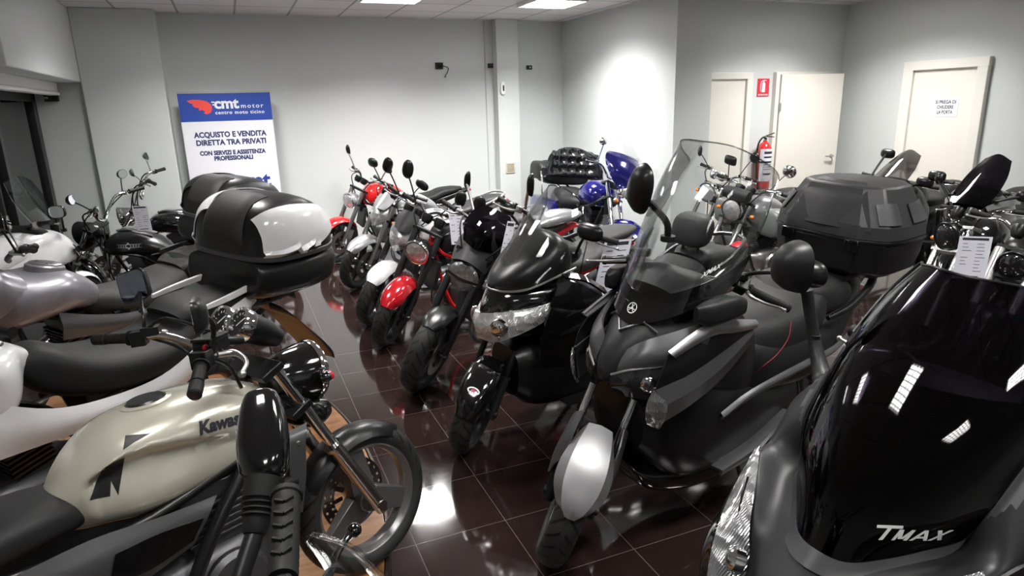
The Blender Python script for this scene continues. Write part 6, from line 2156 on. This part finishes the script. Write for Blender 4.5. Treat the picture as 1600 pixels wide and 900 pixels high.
exhaust(H, [(-.6, -.1, .45), (-.55, -.16, .3), (-.8, -.2, .2), (-1.2, -.22, .22)], .024, ((-1.2, -.24, .22), (-2.0, -.26, .26), .05), 'chrome')
rear_end(H, 1.62, .32, .08, 9, 'rimgrey')
side_stand(H, -.9, lean=5)

# ---------------------------------------------------------------- cruisers and the white tourer by the window
def cruiser(label, pose, P):
    x, y, hd, ln = pose
    A = bike_root(label, x, y, hd, ln)
    S = steerM(P.get('steer', 10), 31, .12)
    R = .32
    wheel(A, (0, 0, R), R, .06, S, 12, 'rimgrey', 1, .13, sw=.006)
    fork(A, R, S, 31, .11, .12, .90, 'chrome', P.get('lo', 'alu'), .60)
    fender(A, (0, 0, R), R, .085, 40, 165, X['gloss'], S, drop=.07, tip=.8)
    round_light(A, (P.get('hx', -.22), 0, .84), P.get('hr', .10), S, P['shell'], .20, (1, 0, -.1), 'lens', P.get('hrim', 'chrome'))
    for s in (1, -1):
        indicator(A, (-.30, s * .13, .72), (0, s, 0), S, 'orange', 'chrome', .026, .04)
    bz, rise = P.get('bz', .98), P.get('rise', .16)
    handlebar(A, S, (-.46, 0, bz), P.get('bw', .42), rise, .20, .13, 'chrome', 'chrome')
    q = MB(S)
    for s in (1, -1):
        q.tube([(-.58, s * .28, bz + rise), (-.45, s * .26, bz + rise - .05), (-.38, s * .12, bz - .05), (-.40, s * .05, .70)], .007, 6, 4)
        q.tube([(-.56, s * .25, bz + rise), (-.42, s * .22, bz + rise - .12), (-.34, s * .08, bz - .12)], .006, 6, 4)
    q.build('cable', X['rubber'], A)
    for s in (1, -1):
        m = dict(w=.06, h=.042, shape=2.0, m=P.get('mm', 'chrome'), glass='mirror', stem=.006, roll=0)
        bar_mirror(A, (-.54, s * .27, bz + rise), P.get('mp', {}).get(s, (-.50, s * .42, bz + rise + .14)), S, (-1, -s * .2, .15), **m)
    q = MB()
    q.loft([(-.46, .70, .06, .05, 2.2), (-.54, .735, .15, .10, 2.3), (-.72, .755, .175, .115, 2.4), (-.92, .72, .14, .085, 2.3), (-1.06, .67, .06, .04, 2.2)], 32, 5)
    T = q.build('fuel_tank', X[P['tm']], A)
    q = MB()
    q.loft([(-.58, .865, .04, .012, 3), (-.70, .875, .06, .018, 3), (-.92, .82, .05, .016, 3, 18)], 20, 4)
    q.build('tank_console', X['chrome'], T)
    for s in (1, -1):
        sh = []
        o = Vector((-.76, s * .4, .76))
        ex = Vector((-1 * s, 0, 0)) if s > 0 else Vector((1, 0, 0))
        vs, fs = text_mesh('MOTOR', .030, .001)
        if P.get('logo'):
            # small winged shield badge
            dia = [(0, .032), (.03, 0), (0, -.032), (-.03, 0)]
            sh.append(([o + ex * a + Vector((0, 0, b)) for a, b in dia + [(a * .72, b * .72) for a, b in dia]], [(i, (i + 1) % 4, 4 + (i + 1) % 4, 4 + i) for i in range(4)]))
            sh.append(([o + ex * a + Vector((0, 0, b)) for a, b in ((-.11, .012), (.11, .012), (.11, .016), (-.11, .016))], [(0, 1, 2, 3)]))
            sh.append(([o + ex * a + Vector((0, 0, b)) for a, b in ((-.11, -.016), (.11, -.016), (.11, -.012), (-.11, -.012))], [(0, 1, 2, 3)]))
            for k in range(-4, 5):
                if abs(k) > 1:
                    sh.append(([o + ex * (k * .022 + a) + Vector((0, 0, b)) for a, b in ((-.007, -.011), (.003, -.011), (.007, .011), (-.003, .011))], [(0, 1, 2, 3)]))
            decal('tank_badge', sh, T, X['alu'], (0, -s, 0), .0015, .02)
    q = MB()
    q.loft([(-1.0, .66, .10, .04, 2.6, 8), (-1.12, .645, .17, .06, 2.8), (-1.32, .64, .19, .065, 3), (-1.46, .69, .16, .06, 3, -18), (-1.66, .72, .13, .045, 2.8), (-1.78, .72, .06, .02, 2.4)], 28, 5)
    q.build('seat', X['seat'], A)
    fender(A, (-1.62, 0, .33), .33, .11, -10, 150, X['gloss'], None, drop=.09, tip=.9, name='rear_fender')
    q = MB()
    q.ell((-1.98, 0, .60), (.04, .05, .03))
    q.build('tail_light', X['redlens'], A)
    frame_tubes(A, -.42, .80, 1.60, 'gloss', .12)
    vtwin(A, -.80, .42, m='alu', fins='darkmetal', s=1.1)
    for z0 in (.2, .27):
        exhaust(A, [(-.66, -.1, .45), (-.60, -.16, .34), (-.80, -.2, z0), (-1.2, -.21, z0)], .022, ((-1.2, -.215, z0), (-1.9, -.22, z0 + .03), .036), 'chrome')
    rear_end(A, 1.62, .33, .08, 12, 'rimgrey', 'gloss')
    side_stand(A, -.9, lean=ln)
    return A
cruiser('matte black cruiser with black headlamp bucket and winged tank badge by the window', (-1.50, 7.20, 152, 5), dict(shell='satin', hrim='satin', tm='satin', hr=.105, mm='satin', logo=True, bz=.96, rise=.17, steer=8))
cruiser('black cruiser with high chrome bars farthest back beside the pilaster', (-1.36, 8.14, 172, 5), dict(shell='chrome', tm='gloss', bz=1.02, rise=.22, steer=5, bw=.36))
WT = sport('white touring motorcycle with clear screen parked by the window frame', (-1.28, 6.36, 60, 4), dict(body='white', wk=.78, screen=None, bz=1.04, mp={1: (-.36, .34, 1.15), -1: (-.36, -.30, 1.15)}))
q = MB()
q.sheet([[(-.14, -.14, 1.05), (-.10, 0, 1.06), (-.14, .14, 1.05)], [(-.24, -.15, 1.22), (-.20, 0, 1.24), (-.24, .15, 1.22)], [(-.32, -.12, 1.40), (-.29, 0, 1.44), (-.32, .12, 1.40)]], .004, 5, 4)
q.build('tall_screen', X['clear'], WT)
# ---------------------------------------------------------------- things on the walls
BN = thing('roll_up_banner', 'blue and white roll-up banner with red winged logo standing before the back wall', 'banner', (0.018, 8.72, 0))
q = MB()
q.box((0, 0, 1.09), (1.0, .004, 2.0))
sheet_ = q.build('banner_sheet', mat('banner_white_print', (.82, .82, .86), .5), BN)
q = MB()
q.box((0, -.0028, 1.93), (1.0, .001, .32))
q.build('blue_header', mat('banner_blue_print', (.018, .06, .34), .45), sheet_)
q = MB()
q.box((0, 0, 2.095), (1.01, .02, .022))
q.build('top_rail', X['alu'], BN)
q = MB()
q.loft([(-.5, .04, .075, .04, 4), (.5, .04, .075, .04, 4)], 20, 1)
q.build('base', X['alu'], BN, bev=.004)
q = MB()
q.tube([(0, .03, .05), (0, .03, 2.09)], .012, 10)
q.build('pole', X['alu'], BN)
red = mat('banner_red_print', (.80, .07, .05), .5)
navy = mat('banner_navy_print', (.02, .03, .12), .5)
wing = [(-.13, .055), (-.07, .065), (.0, .06), (.06, .045), (.095, .01), (.10, -.03), (.085, -.065), (.045, -.085), (.015, -.075), (.03, -.055), (.005, -.04), (-.035, -.045), (-.02, -.02), (-.06, -.015), (-.085, .005), (-.07, .02), (-.105, .03)]
def wing_at(cx, cz, k, name, parent):
    m = MB()
    m.plate([(cx + a * k, -.0046, cz + b * k) for a, b in wing], (0, .0008, 0))
    return m.build(name, red, parent, smooth=False)
RX, UZ = (1, 0, 0), (0, 0, 1)
wing_at(-.265, 1.945, 1.12, 'winged_logo', sheet_)
m = MB()
letter(m, 'cmt', (.005, -.004, 1.965), RX, UZ, .165, .006, fit=.27, lift=.0008)
m.box((-.135, -.0048, 1.985), (.035, .001, .013))
m.box((-.130, -.0048, 1.955), (.03, .001, .013))
letter(m, 'motor', (.285, -.004, 1.935), RX, UZ, .07, .001, fit=.25, lift=.0008, space=1.3)
letter(m, 'centro moto ticino', (.145, -.004, 1.865), RX, UZ, .055, .0012, fit=.54, lift=.0008, space=1.15)
m.build('header_lettering', X['whiteink'], sheet_, smooth=False)
m = MB()
for t, z, w, sz in (('ACQUISTO E VENDITA', 1.615, .80, .085), ('DIRETTA TRA PRIVATI', 1.525, .77, .085), ('CON SERVIZI E ASSISTENZA', 1.405, .73, .068), ('PROFESSIONALI', 1.34, .43, .068)):
    letter(m, t, (.01, -.0025, z), RX, UZ, sz, .0036, fit=w, lift=.001)
m.build('slogan_lettering', navy, sheet_, smooth=False)
wing_at(-.19, 1.065, 1.3, 'winged_logo', sheet_)
m = MB()
letter(m, 'cmt', (.20, -.0025, 1.055), RX, UZ, .24, .008, fit=.38, lift=.001)
m.build('footer_lettering', mat('banner_blue_ink', (.02, .05, .28), .5), sheet_, smooth=False)

def box_thing(name, label, cat, c, d, m, bev=.004):
    return tag(MB().box(c, d).build(name, m, None, bev=bev), label, cat)
so = thing('cable_outlet', 'black cable outlet on the back wall with a loose wire hanging out', 'outlet', (2.72, 9.0, 2.395))
MB().box((0, -.012, 0), (.105, .024, .085)).build('plate', X['matte'], so, bev=.004)
MB().box((0, -.026, 0), (.05, .008, .035)).build('socket', X['gloss'], so)
MB().tube([(.02, -.03, 0), (.07, -.05, -.01), (.12, -.03, -.03), (.11, -.02, -.08), (.075, -.02, -.13)], .005, 8, 5).build('wire', X['rubber'], so)
MB().tube([(.075, -.02, -.128), (.072, -.02, -.15)], .008, 8).build('plug', X['matte'], so)
box_thing('wall_bracket', 'small black box on the back wall left of the column', 'bracket', (3.455, 8.985, 2.395), (.075, .03, .06), X['matte'])
b_ = thing('wall_socket', 'small black socket on the back wall right of the column', 'socket', (4.04, 9.0, 2.37))
MB().box((0, -.012, 0), (.085, .024, .055)).build('plate', X['matte'], b_, bev=.004)
MB().lathe([(.011, 0), (.011, .006)], (.008, -.024, 0), (0, -1, 0), 14).build('button', X['alu'], b_)
b_ = thing('motion_sensor', 'white motion sensor high on the column', 'sensor', (3.56, 8.83, 2.09))
MB().loft([(-.012, 0, .035, .085, 4), (.012, 0, .035, .085, 4)], 20, 1).build('housing', X['white'], b_, bev=.006)
for o in b_.children:
    o.rotation_euler = (0, 0, radians(90))
    o.location = (0, -.02, 0)
MB().box((.004, -.034, .0), (.022, .008, .075)).build('lens', X['darkmetal'], b_, bev=.003)
b_ = thing('air_grille', 'beige slotted air grille low on the column', 'grille', (3.645, 8.83, 1.005))
MB().box((0, -.006, 0), (.14, .012, .155)).build('frame', mat('beige_plastic', (.62, .58, .48), .5), b_, bev=.003)
q = MB()
for i in range(6):
    q.box((0, -.014, -.05 + i * .02), (.105, .008, .010), M3('X', 25))
q.build('slats', mat('beige_slat', (.42, .38, .28), .5), b_)
b_ = thing('blind_motor', 'black box on the window reveal under the lintel', 'device', (-1.70, 8.76, 2.065))
MB().box((0, -.03, 0), (.13, .06, .075)).build('housing', X['matte'], b_, bev=.005)
MB().box((-.045, -.062, 0), (.04, .008, .02)).build('label_plate', X['alu'], b_)

# fire extinguisher and its sign, the notice on the door
sg = thing('safety_sign', 'red fire extinguisher sign on the wall between the two alcove doors', 'sign', (6.205, 6.73, 1.99))
MB().box((0, -.004, 0), (.185, .006, .215)).build('panel', mat('sign_red', (.62, .02, .05), .4), sg, bev=.002)
q = MB()
q.plate([(-.022, -.008, -.055), (.028, -.008, -.055), (.028, -.008, .045), (.018, -.008, .062), (-.012, -.008, .062), (-.022, -.008, .045)], (0, .001, 0))
q.box((.003, -.008, .072), (.018, .001, .02))
q.box((.018, -.008, .085), (.05, .001, .008))
q.tube([(0, -.008, .082), (-.03, -.008, .075), (-.045, -.008, .04), (-.045, -.008, -.02), (-.038, -.008, -.05)], .005, 6, 4)
letter(q, 'ESTINTORE', (0, -.0075, -.088), RX, UZ, .026, .0006, fit=.15, lift=.001)
q.build('pictogram', X['whiteink'], sg, smooth=False)
FE = thing('fire_extinguisher', 'red fire extinguisher with white label hung by the open alcove door', 'fire extinguisher', (6.20, 6.62, .75))
redp = mat('extinguisher_red', (.60, .02, .02), .22, coat=.8)
MB().lathe([(.07, 0), (.085, .012), (.088, .05), (.088, .46), (.082, .52), (.055, .565), (.028, .585), (.026, .60)], (0, 0, 0), (0, 0, 1), 32).build('cylinder', redp, FE)
q = MB()
rows = [[(.0887 * sin(t), -.0887 * cos(t), z) for t in [radians(-75 + 10 * i) for i in range(16)]] for z in (.10, .24, .38, .50)]
q.sheet(rows, .001, 1, 1)
lb = q.build('label_band', X['paper'], FE)
q = MB()
for z, h in ((.455, .03), (.40, .02), (.34, .008), (.31, .008), (.28, .008), (.25, .008), (.19, .02)):
    q.sheet([[(.0905 * sin(t), -.0905 * cos(t), zz) for t in [radians(-42 + 12 * i) for i in range(8)]] for zz in (z - h / 2, z + h / 2)], .001, 1, 1)
q.build('label_print', X['ink'], lb)
MB().lathe([(.022, .59), (.022, .63), (.014, .64), (.014, .66)], (0, 0, 0), (0, 0, 1), 18).build('valve', X['alu'], FE)
q = MB()
q.tube([(0, 0, .655), (.06, -.01, .67), (.12, -.02, .69)], .007, 8)
q.tube([(0, 0, .65), (.06, -.01, .645), (.12, -.02, .64)], .006, 8)
q.build('handle', X['satin'], FE)
MB().tube([(0, -.02, .62), (-.07, -.03, .64), (-.135, -.03, .55), (-.14, -.03, .35), (-.12, -.03, .15), (-.10, -.03, .05)], .0105, 10, 6).build('hose', X['rubber'], FE)
MB().tube([(-.10, -.03, .06), (-.092, -.03, -.0)], [.012, .018], 10).build('nozzle', X['matte'], FE)
q = MB()
q.box((0, .098, .42), (.06, .02, .16))
q.box((0, .085, .49), (.10, .012, .02))
q.build('wall_bracket', X['satin'], FE)
q = MB()
q.ring([(.09, .33), (.0925, .33), (.0925, .35), (.09, .35)], (0, 0, 0), (0, 0, 1), 32)
q.build('strap', X['satin'], FE)
NT = thing('door_notice', 'white paper notice taped to the right-hand door', 'notice', (7.476, 5.245, 1.71))
Rm = frame((-1, 0, 0), (0, -1, 0))
MB().box((0, 0, 0), (.29, .205, .002), Rm).build('paper', X['paper'], NT)
q = MB()
for t, z, w in (('SI PREGA DI', .055, .24), ('CHIUDERE', 0, .19), ('LA PORTA', -.055, .18)):
    letter(q, t, (-.0012, 0, z), (0, -1, 0), (0, 0, 1), .052, .0012, fit=w, lift=.0006)
q.build('notice_lettering', X['ink'], NT, smooth=False)

# price sheets
def ray(u, v, d):
    """point d metres along the camera's line of sight (used once, to find where each sheet hangs)."""
    return EYE + (_f * 1035 + _R * (u - 800) - _U * (v - 450)).normalized() * d
TAGS = [((955, 425), 3.86, .155, .38, (.80, -.60, .10), (.32, .10, 1), 'price sheet hanging from the left bar of the gloss black scooter'),
        ((713, 352), 5.08, .10, .30, (.9, -.4, 0), (-.05, 0, 1), 'price sheet hanging from the bike with deep red mudguard'),
        ((629, 350), 6.15, .10, .28, (.9, -.3, 0), (.0, 0, 1), 'price sheet on the white bike with wedge headlight'),
        ((1519, 403), 4.86, .17, .26, (.75, -.66, .0), (.06, 0, 1), 'price sheet in front of the bike with thick fork tubes'),
        ((222, 341), 6.78, .12, .22, (1, -.1, 0), (-.05, 0, 1), 'price sheet on the bars of the matte black cruiser'),
        ((790, 388), 4.12, .06, .34, (.5, -.8, 0), (.30, .05, 1), 'price sheet seen edge-on beside the power cruiser')]
for (u, v), d, w, h, x, y, lab in TAGS:
    p = ray(u, v, d)
    price_tag('price_tag', (round(p.x, 3), round(p.y, 3), round(p.z, 3)), x, y, w, h, lab)
